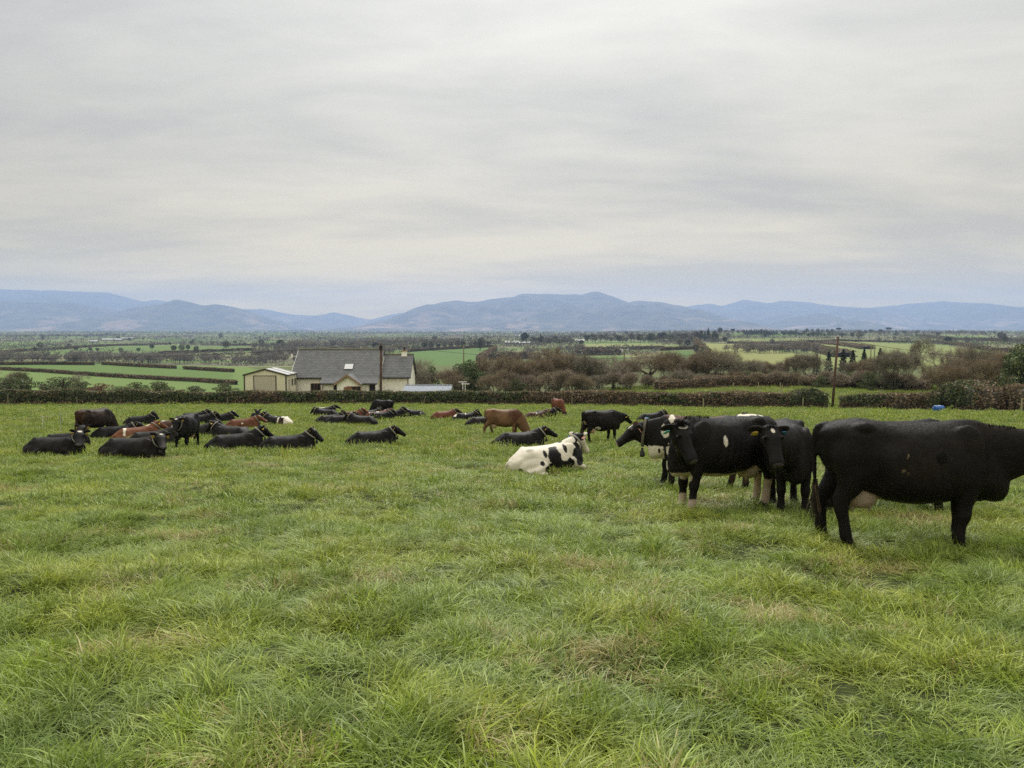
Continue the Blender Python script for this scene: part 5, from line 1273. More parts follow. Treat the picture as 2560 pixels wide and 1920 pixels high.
def remesh(shapes, voxel, smooth_n, frame, pose):
    V, Fs, o = [], [], 0
    for v, q, t_ in shapes: V.append(v); Fs += [q + o, t_ + o]; o += len(v)
    me = mesh_np('tmp', np.concatenate(V), Fs); ob = bpy.data.objects.new('tmp', me); COL.objects.link(ob)
    bm = bmesh.new(); bm.from_mesh(me); bmesh.ops.recalc_face_normals(bm, faces=bm.faces); bm.to_mesh(me); bm.free()
    m = ob.modifiers.new('r', 'REMESH'); m.mode = 'VOXEL'; m.voxel_size = voxel; m.use_smooth_shade = True
    out = bpy.data.meshes.new_from_object(ob.evaluated_get(bpy.context.evaluated_depsgraph_get()))
    bpy.data.objects.remove(ob); bpy.data.meshes.remove(me)
    n = len(out.vertices); V = np.empty(n * 3, np.float32); out.vertices.foreach_get('co', V); V = V.reshape(-1, 3).astype(float)
    E = np.empty(len(out.edges) * 2, np.int32); out.edges.foreach_get('vertices', E); a, b = E[0::2], E[1::2]
    deg = np.bincount(E, minlength=n).astype(float)
    Pp, f = frame[0], frame[1]; t_ = np.clip((V - Pp) @ f, -.05, .5); dh = np.linalg.norm(V - (Pp + np.outer(t_, f)), axis=1)
    wt_ = smooth(.24, .42, dh)
    if pose == 'lie': wt_ = wt_ * smooth(.02, .2, V[:, 2])
    else: wt_ = wt_ * smooth(.50, .74, V[:, 2]) * smooth(-.86, -.76, V[:, 0])
    wt_ = wt_[:, None]; it = int(round((.045 / voxel) ** 2 * 1.3))
    for k in range(it):
        S = np.stack([np.bincount(a, V[b, c_], n) + np.bincount(b, V[a, c_], n) for c_ in range(3)], 1) / deg[:, None]
        w_ = wt_ * .5 if k >= smooth_n else np.maximum(wt_ * .5, .4)
        V = V + (S - V) * w_
    out.vertices.foreach_set('co', V.astype(np.float32).ravel()); out.update()
    N = np.empty(n * 3, np.float32); out.vertex_normals.foreach_get('vector', N); N = N.reshape(-1, 3)
    x, ay, z = V[:, 0], np.abs(V[:, 1]), V[:, 2]
    def bmp(c_, r_, k): return k * np.exp(-(((x - c_[0]) / r_[0]) ** 2 + ((ay - c_[1]) / r_[1]) ** 2 + ((z - c_[2]) / r_[2]) ** 2))
    if pose == 'lie':
        rel = bmp((-.24, .34, .54), (.16, .14, .12), -.040) + bmp((-.50, .27, .62), (.07, .07, .06), .022) + bmp((-.74, .26, .46), (.11, .12, .10), -.025) + bmp((.22, .42, .40), (.06, .2, .26), -.028) + bmp((.46, .30, .52), (.10, .1, .24), .016) + bmp((-.02, .46, .22), (.08, .15, .14), -.030) + bmp((-.60, .38, .14), (.06, .14, .14), -.02)
        rib = ((x > -.12) & (x < .22)) * np.sin((x + z * .25) * 70) * .004 * smooth(.2, .35, z) * (1 - smooth(.5, .62, z))
    else:
        rel = bmp((-.24, .26, 1.13), (.13, .12, .12), -.050) + bmp((-.45, .235, 1.265), (.09, .08, .06), .012) + bmp((-.66, .20, 1.13), (.10, .10, .10), -.028) + bmp((.30, .32, .92), (.05, .2, .30), -.020) + bmp((.50, .23, 1.02), (.10, .1, .26), .014) + bmp((-.30, .26, .72), (.07, .16, .16), -.034) + bmp((.36, .25, .66), (.06, .14, .12), -.025) + bmp((.70, .15, .98), (.05, .12, .24), -.018) + bmp((-.79, .10, 1.19), (.05, .05, .05), .016) + bmp((-.80, .16, .90), (.06, .1, .16), -.014)
        rib = ((x > -.14) & (x < .30)) * np.sin((x + z * .22) * 62) * .0045 * smooth(.60, .75, z) * (1 - smooth(1.0, 1.15, z))
    rel = rel * wt_[:, 0] ** .3 + rib * wt_[:, 0] + (fbm(V[:, 0] * 9, V[:, 1] * 9, V[:, 2] * 9, seed=8, oct=3) - .5) * .012 * wt_[:, 0]
    V = V + N * rel[:, None]
    out.vertices.foreach_set('co', V.astype(np.float32).ravel()); out.update()
    return out
def paint(me, frame, base, patches, seed, pose, brown=.0, muzzle=MUZ, udder_col=None):
    n = len(me.vertices); V = np.empty(n * 3, np.float32); me.vertices.foreach_get('co', V); V = V.reshape(-1, 3).astype(float)
    Pp, f, s, u = frame; d = V - Pp; Hh = np.stack([d @ f, d @ s, d @ u], 1)
    C = np.tile(np.array(base, float), (n, 1))
    nz = fbm(V[:, 0] * 2.2 + seed, V[:, 1] * 2.2, V[:, 2] * 2.2, seed=seed, oct=3)
    if brown: C = C + (np.array(BKB if base == BK else base) * 1.0 - C * (1 if base == BK else 0)) * (smooth(.42, .72, nz) * brown)[:, None]
    wob = (fbm(V[:, 0] * 7, V[:, 1] * 7, V[:, 2] * 7, seed=seed + 3, oct=3) - .5)
    inhead = (np.abs(Hh[:, 1]) < .30) & (Hh[:, 0] > -.08) & (Hh[:, 0] < .6) & (Hh[:, 2] > -.30) & (Hh[:, 2] < .1)
    for fr_, ctr, rad, col, wb in patches:
        q = Hh if fr_ == 'h' else V
        dd = np.linalg.norm((q - np.array(ctr)) / np.array(rad), axis=1) + wob * wb
        m = 1 - smooth(.93, 1.05, dd)
        if fr_ == 'h': m = m * inhead
        else: m = m * ~(inhead & (Hh[:, 0] > .02))
        C = C * (1 - m[:, None]) + np.array(col) * m[:, None]
    if udder_col is not None:
        m = (1 - smooth(.92, 1.06, np.linalg.norm((V - np.array((-.46, 0, .50))) / np.array((.24, .19, .17)), axis=1)))[:, None]; C = C * (1 - m) + np.array(udder_col) * m
    if muzzle is not None:
        m = ((1 - smooth(.9, 1.1, np.linalg.norm((Hh - np.array((.545, 0, -.095))) / np.array((.055, .085, .06)), axis=1))) * inhead)[:, None]; C = C * (1 - m) + np.array(muzzle) * m
    for sg in (-1, 1):
        m = ((1 - smooth(.8, 1.1, np.linalg.norm((Hh - np.array((.556, sg * .044, -.080))) / np.array((.03, .019, .016)), axis=1))) * inhead)[:, None]; C = C * (1 - m) + np.array((.004, .003, .003)) * m
    if pose != 'lie':
        m = (V[:, 2] < .055)[:, None]; C = np.where(m, np.array((.03, .026, .022)), C)
    set_col(me, C, 'coat')
_shape_cache = {}
NC = [0]
def cow(label, pose='lie', px=0, py=0, heading=0, turn=0, pitch=None, scale=1.0, base=BK, patches=(), brown=.35, collar='collar', tags=('yellow', 'yellow'), voxel=.024, loc=None,
        poll=None, hd=None, poll_px=None, hd_world=None, front=(.04, -.05), hind=(.06, -.08), muzzle=MUZ, udder_col=PINK, weight=True, bluebox=None, name='cow', switch=True, roll=0.0, lift=0.0):
    NC[0] += 1
    if loc is None:
        g = G(px, py, 5); v = Vector((g.x, g.y, 0)); v.y += .28 if pose == 'lie' else 0; v.x += 0
        g = Vector((v.x * v.y / max(v.y - .28, 1) if pose == 'lie' else v.x, v.y, 0)); g.z = Hs(g.x, g.y)
    else: g = Vector((loc[0], loc[1], Hs(loc[0], loc[1])))
    g.z += lift - (.09 if pose == 'lie' else 0)
    root = empty(name, g, R(heading), scale); root.scale = (scale, scale, scale * (.92 if pose == 'lie' else 1)); tag(root, label, 'cow', 'dairy cattle in the pasture')
    # lie with the slope of the hillside
    e = .6; gx = (Hs(g.x + e, g.y) - Hs(g.x - e, g.y)) / (2 * e); gy = (Hs(g.x, g.y + e) - Hs(g.x, g.y - e)) / (2 * e)
    ch, shh = math.cos(R(heading)), math.sin(R(heading)); k_ = 1.0 if pose == 'lie' else .45
    root.rotation_euler = (math.atan(-gx * shh + gy * ch) * k_ * (1 if pose == 'lie' else .4), -math.atan(gx * ch + gy * shh) * k_, R(heading))
    inv = (Matrix.Translation(g) @ root.rotation_euler.to_matrix().to_4x4() @ Matrix.Scale(scale, 4)).inverted()
    tr = R(turn)
    if poll_px is not None:
        poll = np.array(inv @ W(*poll_px)); hd = np.array(inv.to_3x3() @ Vector(hd_world)); up = np.array(inv.to_3x3() @ Vector((0, 0, 1)))
        up = up + 0
    elif poll is not None: up = np.array((0, 0, 1.0)); hd = np.array(hd, float)
    else:
        if pose == 'lie': b0, ln, el, p_ = np.array((.62, 0, .62)), .42 + .03 * math.sin(NC[0] * 2.1), R(56 + 9 * math.sin(NC[0] * 1.7)), (-38 + 11 * math.sin(NC[0] * 2.9) if pitch is None else pitch)
        elif pose == 'graze': b0, ln, el, p_ = np.array((.66, 0, .98)), .84, R(-50), (-62 if pitch is None else pitch)
        else: b0, ln, el, p_ = np.array((.66, 0, 1.02)), .66, R(32), (-42 if pitch is None else pitch)
        a = tr * .62; poll = b0 + ln * np.array((math.cos(el) * math.cos(a), math.cos(el) * math.sin(a), math.sin(el)))
        hd = np.array((math.cos(R(p_)) * math.cos(tr), math.cos(R(p_)) * math.sin(tr), math.sin(R(p_)))); up = np.array((0, 0, 1.0))
    key = (pose, tuple(np.round(poll, 2)), tuple(np.round(hd, 2)), front, hind, voxel)
    if key not in _shape_cache:
        sh_, fr, path, rad = cow_shape(pose, poll, hd, up, front, hind, udder=udder_col is not None)
        _shape_cache[key] = (remesh(sh_, voxel, 4 if voxel < .018 else 2, fr, pose), fr, path, rad)
    me, fr, path, rad = _shape_cache[key]
    me = me.copy(); me.name = 'cow_body'
    paint(me, fr, base, patches, NC[0] * 7 + 1, pose, brown, muzzle, udder_col)
    link('body', me, M['coat'], root)
    Pp, f, s, u = fr
    for sg in (-1, 1):
        c0 = Pp + f * .160 + s * sg * .130 - u * .028
        bm = bmesh.new(); bmesh.ops.create_uvsphere(bm, u_segments=10, v_segments=7, radius=.0215); me2 = bpy.data.meshes.new('eye'); bm.to_mesh(me2); bm.free()
        for p in me2.polygons: p.use_smooth = True
        o = link('eye', me2, M['eye'], root); o.location = c0
        tg = tags[0 if sg < 0 else 1] if tags else None
        if tg:
            tc_ = Pp + s * sg * .19 - u * .100 + f * .040
            q = [tc_ + s * a + u * b_ for a, b_ in ((-.026, .036), (.026, .036), (.042, .0), (.042, -.05), (-.042, -.05), (-.042, 0))]
            MB().prism([Vector(v) for v in q], Vector(f) * .006).build('ear_tag', M[tg], root)
    if collar:
        k = 6; c0 = path[k]; tg = unit(path[k + 1] - path[k - 1]); a = unit(np.array((0, 0, 1.)) - tg * tg[2]); b_ = np.cross(tg, a)
        an = np.arange(24) * 2 * np.pi / 24; ra, rb = rad[k][0] * 1.10 + .012, rad[k][1] * 1.10 + .012
        V = []
        for off in (-.024, .024):
            for rr in (1.0, 1.045):
                V.append(c0 + tg * off + a * (ra * rr * np.cos(an))[:, None] + b_ * (rb * rr * np.sin(an))[:, None])
        V = np.concatenate(V); kk = np.arange(24); k2 = (kk + 1) % 24
        F = np.concatenate([np.stack([x0 + kk, x0 + k2, x1 + k2, x1 + kk], 1) for x0, x1 in ((24, 72), (72, 48), (48, 0), (0, 24))])
        o = link('collar', mesh_np('collar', V, F, None, True), M[collar], root)
        if weight:
            lo = c0 - a * (ra + .03); dn = np.array(inv.to_3x3() @ Vector((0, 0, -1))); dn = unit(dn)
            MB().tube([lo, lo + dn * .05, lo + dn * .07, lo + dn * .15, lo + dn * .17], [.022, .024, .045, .048, .03], 10).build('collar_weight', M['weight'], o, True)
        if bluebox is not None:
            an0 = R(bluebox); p_ = c0 + a * (ra * 1.08 * math.cos(an0)) + b_ * (rb * 1.08 * math.sin(an0)); ou = unit(a * math.cos(an0) / ra + b_ * math.sin(an0) / rb); tn = unit(np.cross(ou, tg))
            q = [p_ + tn * x_ + tg * y_ for x_, y_ in ((-.055, -.035), (.055, -.035), (.055, .035), (-.055, .035))]
            MB().prism([Vector(v) for v in q], Vector(ou) * .03).build('sensor_box', M['bluebox'], o, bevel=.006)
    if switch and pose != 'lie':
        g_ = np.random.default_rng(NC[0]); m = 190; p0 = np.array((-.875, .02, .62)) + g_.normal(size=(m, 3)) * [.012, .012, .07]; p1 = p0 + np.stack([g_.normal(size=m) * .028, g_.normal(size=m) * .028, -.20 - .10 * g_.random(m)], 1)
        V, F = ribbons(p0, p1, .0055, .002, g_); link('tail_switch', mesh_np('tail_switch', V, F, pick([tuple(np.array(base) * 1.2), (.10, .075, .05), (.05, .04, .03)], m, g_)), M_TWIG, root)
    return root, fr, inv

FORE = ('h', (.09, .0, .02), (.055, .045, .06), WH, .5)        # white star
FORE2 = ('h', (.03, .02, .02), (.055, .085, .05), WH, .9)
G_ = 'n'
# ---- the near group on the right
A_, frA, _ = cow('big black cow standing side on, cut by the right edge of the picture', 'stand', loc=(4.17, 7.75), heading=-12, voxel=.0125, scale=1.03, collar=None, poll=(1.26, 0, 1.20), hd=(.86, 0, -.5), front=(-.12, -.02), hind=(.08, -.10), brown=.45, tags=None, udder_col=(.30, .24, .19),
    patches=[('b', (-.12, -.33, .85), (.016, .06, .013), (.10, .08, .05), .4), ('b', (-.08, -.33, .83), (.010, .06, .012), (.09, .07, .045), .4), ('b', (-.08, -.34, 1.0), (.007, .06, .013), DIRT, .2), ('b', (-.2, -.3, 1.15), (.010, .06, .008), (.12, .09, .055), .2), ('b', (.10, -.34, .80), (.008, .06, .008), (.12, .09, .055), .2), ('b', (.22, -.33, .98), (.055, .1, .06), (.003, .003, .003), .4)])
B_, frB, _ = cow('black cow facing the camera with a small white star and yellow and blue ear tags', 'stand', loc=(3.92, 10.42), heading=-104, voxel=.0125, scale=.95, poll_px=(1928, 1066, 9.15), hd_world=(.04, -.62, -.80), tags=('yellow', 'bluebox'), brown=.25, front=(.0, .05),
    patches=[('h', (.075, .0, .02), (.040, .024, .05), WH, .35)], collar=None, udder_col=(.3, .2, .16))
C_, frC, _ = cow('black cow with white socks and belly, head turned to the camera', 'stand', loc=(3.02, 10.55), heading=204, voxel=.0125, scale=1.0, poll_px=(1700, 1060, 9.75), hd_world=(.36, -.52, -.80), tags=('teal', 'pinktag'), brown=.30, collar=None,
    front=(.02, .10), hind=(-.10, .04), udder_col=(.40, .33, .22), patches=[FORE2, ('b', (.72, 0, .50), (.26, .18, .10), (.46, .40, .31), .5), ('b', (.10, 0, .52), (.60, .24, .055), (.50, .44, .34), .6), ('b', (-.42, -.05, 1.33), (.16, .16, .10), WH, .9), ('b', (-.62, .05, 1.34), (.05, .05, .05), WH, .6),
      ('b', (.24, .34, 1.02), (.025, .08, .085), WH, .5), ('b', (-.70, 0, .22), (.25, .35, .24), (.40, .33, .24), .5), ('b', (.60, 0, .10), (.25, .35, .15), (.45, .37, .29), .5)])
D_, frD, _ = cow('black cow with brown back, white chest patches and a blue box collar in profile', 'stand', loc=(3.42, 13.4), heading=166, voxel=.014, scale=1.0, poll_px=(1590, 1058, 13.75), hd_world=(-.80, -.06, -.60), tags=(None, 'pinktag'), brown=.55, collar='collar_dk', bluebox=40,
    front=(.08, -.06), hind=(.12, -.10), muzzle=(.40, .32, .28), patches=[('b', (.12, 0, 1.36), (.55, .26, .14), (.070, .030, .018), .4), ('b', (.50, .14, 1.30), (.05, .14, .13), WH, .9), ('b', (.62, .2, 1.05), (.09, .14, .13), WH, 1.1), ('b', (.80, .12, .58), (.18, .26, .15), WH, 2.2), ('b', (.72, .2, .68), (.022, .1, .040), BK, .8), ('b', (.90, .1, .46), (.10, .2, .07), BK, 2.0), ('b', (.52, .20, .60), (.07, .16, .22), WH, 1.6), ('b', (.58, .1, .42), (.045, .2, .10), WH, .6), ('b', (-.70, 0, .26), (.22, .3, .24), (.05, .03, .022), .3), ('h', (.10, .02, .03), (.10, .022, .03), WH, .4), ('h', (.0, 0, .0), (.07, .14, .06), DBR, .5)])
E_, _, _ = cow('black cow mostly hidden behind the big cow at the right edge', 'stand', loc=(5.22, 10.15), heading=3, voxel=.018, lift=-.10, scale=1.0, collar=None, tags=None, udder_col=(.2, .15, .12), poll=(1.2, 0, .95), hd=(.7, 0, -.7))
# tufts of coarse hair: forelock and ridge of the back on the white socked cow, crest on the others
def tufts(root, fr, n, spread, ln, seed, name='forelock', col=BK):
    Pp, f, s, u = fr; g_ = np.random.default_rng(seed)
    p0 = Pp + np.outer(g_.normal(size=n) * spread[0] + .01, f) + np.outer(g_.normal(size=n) * spread[1], s) + np.outer(g_.normal(size=n) * .006 - .004, u)
    d = np.outer(g_.uniform(-.3, .9, n), f) + np.outer(g_.normal(size=n) * .5, s) + np.outer(g_.uniform(.35, 1, n), u)
    V, F = ribbons(p0, p0 + unit(d) * (ln * g_.uniform(.5, 1.1, n))[:, None], .0045, .0012, g_)
    link(name, mesh_np(name, V, F, pick([col, tuple(np.array(col) * 1.7)], n, g_)), M_TWIG, root)
tufts(C_, frC, 420, (.03, .05), .075, 1); tufts(B_, frB, 220, (.03, .045), .03, 2); tufts(D_, frD, 200, (.03, .045), .045, 3, col=(.05, .024, .015))
def ridge(root, n, x0, x1, z0, z1, ln, seed):
    g_ = np.random.default_rng(seed); x = g_.uniform(x0, x1, n); p0 = np.stack([x, g_.normal(size=n) * .03, z0 + (z1 - z0) * (x - x0) / (x1 - x0)], 1)
    d = np.stack([-.5 + .5 * g_.random(n), g_.normal(size=n) * .35, .5 + g_.random(n) * .5], 1)
    V, F = ribbons(p0, p0 + unit(d) * (ln * g_.uniform(.5, 1.2, n))[:, None], .005, .001, g_); link('back_hair', mesh_np('back_hair', V, F, pick([BK, BKB], n, g_)), M_TWIG, root)
def fur(root, n, ln, seed, head):
    """short hair lying back along the coat"""
    me = [c_ for c_ in root.children if c_.name.startswith('body')][0].data; m = len(me.polygons); g_ = np.random.default_rng(seed)
    cen = np.empty(m * 3, np.float32); me.polygons.foreach_get('center', cen); cen = cen.reshape(-1, 3); nr = np.empty(m * 3, np.float32); me.polygons.foreach_get('normal', nr); nr = nr.reshape(-1, 3)
    ar = np.empty(m, np.float32); me.polygons.foreach_get('area', ar); st = np.empty(m, np.int32); me.polygons.foreach_get('loop_start', st); lv = np.empty(len(me.loops), np.int32); me.loops.foreach_get('vertex_index', lv)
    cc = np.empty(len(me.vertices) * 4, np.float32); me.attributes['coat'].data.foreach_get('color', cc); cc = cc.reshape(-1, 4)[:, :3]
    k = g_.choice(m, n, p=ar / ar.sum()); P = cen[k] + g_.normal(size=(n, 3)) * .004; N = nr[k]
    d = np.array((-.8, 0, -.6)) + g_.normal(size=(n, 3)) * .35; d = unit(d - N * (d * N).sum(1, keepdims=True)) + N * g_.uniform(.12, .42, (n, 1))
    L_ = (ln * g_.uniform(.5, 1.3, n) * np.where(cen[k][:, 2] < .45, .6, 1))[:, None]
    hd_ = (cen[k] - head[0]) @ head[1]; L_ = L_ * np.where((hd_ > .0) & (np.linalg.norm(cen[k] - head[0], axis=1) < .62), .28, 1)[:, None]
    s_ = unit(np.cross(d, N)); w_ = .0016
    V = np.stack([P - s_ * w_, P + s_ * w_, P + d * L_], 1).reshape(-1, 3); C = np.repeat(cc[lv[st[k]]] * g_.uniform(.7, 2.0, (n, 1)), 3, 0)
    o = link('coat_hair', mesh_np('coat_hair', V, np.arange(3 * n).reshape(-1, 3), C), M_TWIG, root); o['kind'] = 'stuff'
fur(A_, 42000, .022, 11, frA); fur(B_, 24000, .018, 12, frB); fur(C_, 34000, .02, 13, frC); fur(D_, 22000, .02, 14, frD)
ridge(C_, 300, .30, .70, 1.285, 1.30, .055, 5); ridge(A_, 260, .45, 1.0, 1.30, 1.235, .03, 6)

# ---- the middle of the field
cow('white cow with black patches lying down nearest the camera', 'lie', 1368, 1176, heading=20, turn=28, voxel=.015, scale=.98, base=WH, brown=0, muzzle=PINK, bluebox=-60, tags=('pinktag', 'yellow'),
    patches=[('b', (.05, -.32, .42), (.17, .20, .36), BK, .9), ('b', (.12, -.45, .18), (.36, .24, .16), BK, .8), ('b', (.36, -.3, .62), (.05, .2, .11), BK, .7), ('b', (-.18, -.3, .52), (.045, .2, .10), BK, .5), ('b', (-.07, -.4, .36), (.04, .2, .05), BK, .4), ('b', (-.30, -.42, .30), (.06, .2, .06), BK, .5), ('b', (.45, -.38, .22), (.12, .2, .14), BK, .9), ('b', (.72, 0, .40), (.20, .5, .40), BK, .8), ('b', (.90, .1, .75), (.28, .34, .20), BK, .5), ('b', (-.78, -.3, .12), (.06, .2, .09), BK, .5), ('b', (.30, 0, .80), (.12, .2, .06), BK, .8), ('b', (-.15, .1, .76), (.06, .06, .05), BK, .3), ('b', (.55, -.4, .12), (.06, .2, .07), WH, .6), ('h', (.08, .10, -.05), (.13, .10, .16), BK, .4), ('h', (.03, -.10, -.05), (.13, .09, .16), BK, .4), ('h', (.02, 0, -.12), (.10, .2, .1), BK, .3)])
cow('black cow lying behind the black and white cow, head raised to the right', 'lie', 1298, 1121, heading=10, turn=2, voxel=.017, brown=.15)
cow('brown cow standing and grazing in the middle of the field', 'graze', 1258, 1092, heading=-4, voxel=.017, scale=.98, base=TAN, brown=.3, patches=[('b', (.05, 0, 1.32), (.75, .3, .12), (.155, .095, .055), .5), ('b', (.55, 0, 1.05), (.35, .5, .32), (.085, .040, .022), .7), ('b', (-.70, 0, .3), (.3, .4, .32), (.12, .07, .04), .4)], udder_col=(.40, .30, .22), front=(-.08, .02), hind=(-.20, .16), tags=(None, None), collar=None)
cow('black cow standing and looking away beyond the pied cow', 'stand', 1500, 1107, heading=28, turn=-5, pitch=-30, voxel=.017, brown=.15, poll=(1.17, 0, 1.15), hd=(.8, 0, -.6), patches=[('b', (-.28, -.28, .60), (.12, .2, .09), WH, .9), ('b', (-.30, -.32, .58), (.04, .2, .05), BK, .4), ('b', (-.80, -.05, .72), (.10, .10, .20), (.35, .27, .20), .5)], tags=('yellow', None), collar=None)
cow('black cow lying beyond the standing black cow, at the right of the herd', 'lie', 1628, 1054, heading=6, turn=0, brown=.1)
cow('black cow lying alone in the centre left of the field', 'lie', 930, 1116, heading=8, turn=4, voxel=.018, brown=.25)
cow('black cow lying in the front row with its head in clear profile to the right', 'lie', 718, 1133, heading=4, turn=0, voxel=.017, brown=.35, patches=[('h', (.10, 0, .02), (.03, .03, .04), WH, .4)])
cow('black cow lying in the front row with its head turned away', 'lie', 588, 1129, heading=10, turn=30, voxel=.018, brown=.35)
cow('black cow lying in the front row with a white star, facing half to the camera', 'lie', 332, 1148, heading=-6, turn=-48, voxel=.017, brown=.45, patches=[('h', (.06, 0, .02), (.035, .045, .05), WH, .6)])
cow('black cow lying foremost on the left with white star and yellow ear tag', 'lie', 138, 1144, heading=-8, turn=-52, voxel=.017, brown=.35, patches=[('h', (.06, 0, .02), (.035, .055, .05), WH, .6), ('b', (-.78, -.1, .58), (.07, .12, .05), WH, .6)])
cow('black cow lying close behind the foremost left cow, only back and head showing', 'lie', 168, 1121, heading=-10, turn=-70, brown=.3, patches=[('b', (-.25, 0, .75), (.05, .07, .04), WH, .4)])
cow('dark brown cow grazing with its rump to the camera at the left', 'graze', 236, 1096, heading=68, voxel=.018, base=(.020, .014, .011), brown=1.2, patches=[('b', (-.78, 0, 1.0), (.16, .3, .45), (.050, .026, .017), .6)], collar=None, tags=None, hind=(.05, -.05), udder_col=(.2, .14, .11))
cow('black cow lying right behind the dark brown grazing cow', 'lie', 286, 1097, heading=10, turn=20, brown=.2)
cow('black cow lying farther off on the left, grey collar, head in profile', 'lie', 350, 1064, heading=8, turn=0, brown=.15)
cow('brown cow with a white stripe lying behind black cows on the left', 'lie', 342, 1101, heading=25, turn=30, base=(.13, .052, .027), brown=.2, patches=[('b', (-.45, 0, .62), (.07, .6, .4), WH, .8), ('b', (.40, 0, .82), (.12, .2, .07), WH, .8)])
cow('greyish black cow lying between the brown and white cow and the front row', 'lie', 382, 1116, heading=4, turn=15, brown=.9, base=(.017, .015, .013))
cow('black cow standing face on among the lying cows', 'stand', loc=(-11.55, 26.2), heading=-84, turn=0, poll=(1.08, 0, 1.26), hd=(.62, 0, -.78), voxel=.016, scale=.96, brown=.15, patches=[('h', (.05, .0, .02), (.03, .05, .05), WH, 1.0)], tags=('yellow', 'yellow'))
cow('dark brown and white cow lying half hidden left of the face on cow', 'lie', 425, 1078, heading=15, turn=10, base=DBR, brown=.3, patches=[('b', (-.3, 0, .74), (.16, .3, .09), WH, .9)])
cow('black cow lying farthest back in the left group, only its back showing', 'lie', 486, 1052, heading=6, turn=20, brown=.1)
cow('black cow lying with a grey collar behind the face on cow', 'lie', 500, 1060, heading=12, turn=25, brown=.2)
cow('black cow lying with white face mark and head up, right of the grey collared one', 'lie', 548, 1057, heading=14, turn=6, brown=.15, patches=[('h', (.06, -.02, .01), (.05, .06, .05), WH, .6)])
cow('dark cow lying just right of the face on cow', 'lie', 496, 1094, heading=2, turn=10, brown=.8, patches=[('b', (.0, -.1, .72), (.10, .15, .05), WH, 1.2)])
cow('black cow lying with blue collar box facing left', 'lie', 580, 1101, heading=168, turn=2, brown=.15, bluebox=80)
cow('bright red brown cow lying in the left group facing right', 'lie', 606, 1073, heading=6, turn=4, voxel=.02, base=RB, brown=.2, muzzle=PINK, patches=[('b', (.1, -.40, .45), (.05, .1, .05), WH, .6), ('h', (.08, 0, .0), (.1, .04, .05), WH, .5)])
cow('black cow lying behind the red brown cow with ears up', 'lie', 642, 1053, heading=-70, turn=10, brown=.1, patches=[('h', (.06, 0, .02), (.03, .03, .04), WH, .4)])
cow('black and white cow with white rump lying and facing left', 'lie', 694, 1064, heading=172, turn=0, voxel=.02, brown=.1, patches=[('b', (-.78, 0, .35), (.32, .6, .5), WH, .5), ('b', (-.45, 0, .72), (.15, .4, .25), WH, .9), ('b', (-.38, .3, .30), (.22, .3, .28), (.035, .018, .014), .7), ('b', (.10, .1, .78), (.16, .22, .09), WH, 1.0), ('b', (-.20, .3, .40), (.05, .2, .30), WH, .8), ('h', (.06, 0, .0), (.1, .06, .05), WH, .6)])
# ---- the far centre group
cow('black cow lying and facing left at the left of the far group', 'lie', 815, 1043, heading=176, turn=0, brown=.1)
cow('black cow with white back patch lying behind the left facing one', 'lie', 812, 1035, heading=14, turn=0, brown=.1, patches=[('b', (-.2, 0, .74), (.28, .3, .12), WH, .8)])
cow('greyish black cow lying at the left front of the far group', 'lie', 826, 1060, heading=16, turn=10, brown=.7)
cow('second greyish black cow lying in the far group, partly covered', 'lie', 852, 1062, heading=12, turn=15, brown=.8)
cow('black cow lying at the front of the far group and facing left', 'lie', 906, 1064, heading=170, turn=0, brown=.15, voxel=.02, patches=[('h', (.04, -.03, .0), (.06, .06, .05), WH, .7)])
cow('red brown cow lying in the middle of the far group', 'lie', 876, 1049, heading=6, turn=0, base=RB, brown=.2, patches=[('b', (-.6, 0, .68), (.2, .3, .1), (.35, .18, .10), .6), ('h', (.06, 0, .0), (.08, .05, .05), WH, .6)])
cow('black cow lying below the standing cow in the far group', 'lie', 924, 1045, heading=20, turn=10, brown=.1)
cow('black cow standing farthest back by the hedge, head away', 'graze', 958, 1043, heading=158, brown=.15, collar=None, tags=None, udder_col=(.15, .1, .08))
cow('brown cow with white patches lying behind a black one in the far group', 'lie', 944, 1049, heading=8, turn=0, base=(.10, .042, .025), brown=.2, patches=[('b', (.0, -.1, .72), (.10, .2, .10), WH, .9), ('b', (.5, 0, .85), (.10, .2, .06), WH, .9), ('b', (-.55, 0, .7), (.05, .5, .2), WH, .7)])
cow('black cow lying at the right front of the far group, head to the right', 'lie', 952, 1052, heading=6, turn=4, brown=.3, voxel=.02, patches=[('h', (.08, 0, .02), (.05, .03, .04), WH, .4)])
cow('black cow with a white face lying at the right of the far group', 'lie', 982, 1046, heading=10, turn=0, brown=.1, patches=[('h', (.3, 0, -.1), (.2, .09, .2), WH, .5)])
cow('black cow with a white rump spot lying and facing left beyond the far group', 'lie', 1034, 1044, heading=172, turn=0, brown=.1, patches=[('b', (-.62, .25, .50), (.05, .2, .05), WH, .3), ('h', (.2, .05, -.05), (.1, .05, .1), WH, .5)])
cow('red brown cow lying alone right of the far group', 'lie', 1110, 1048, heading=10, turn=4, base=(.115, .043, .025), brown=.3, patches=[('h', (.2, 0, -.1), (.35, .25, .3), (.035, .018, .014), .2)])
cow('black cow with white belt mark lying beside the red brown one', 'lie', 1164, 1053, heading=12, turn=2, brown=.1, patches=[('b', (-.05, -.1, .70), (.035, .5, .16), WH, .4), ('b', (-.75, 0, .5), (.14, .3, .12), WH, 1.0)])
cow('dark greyish cow lying half hidden behind the brown grazing cow', 'lie', 1204, 1066, heading=14, turn=4, brown=.8)
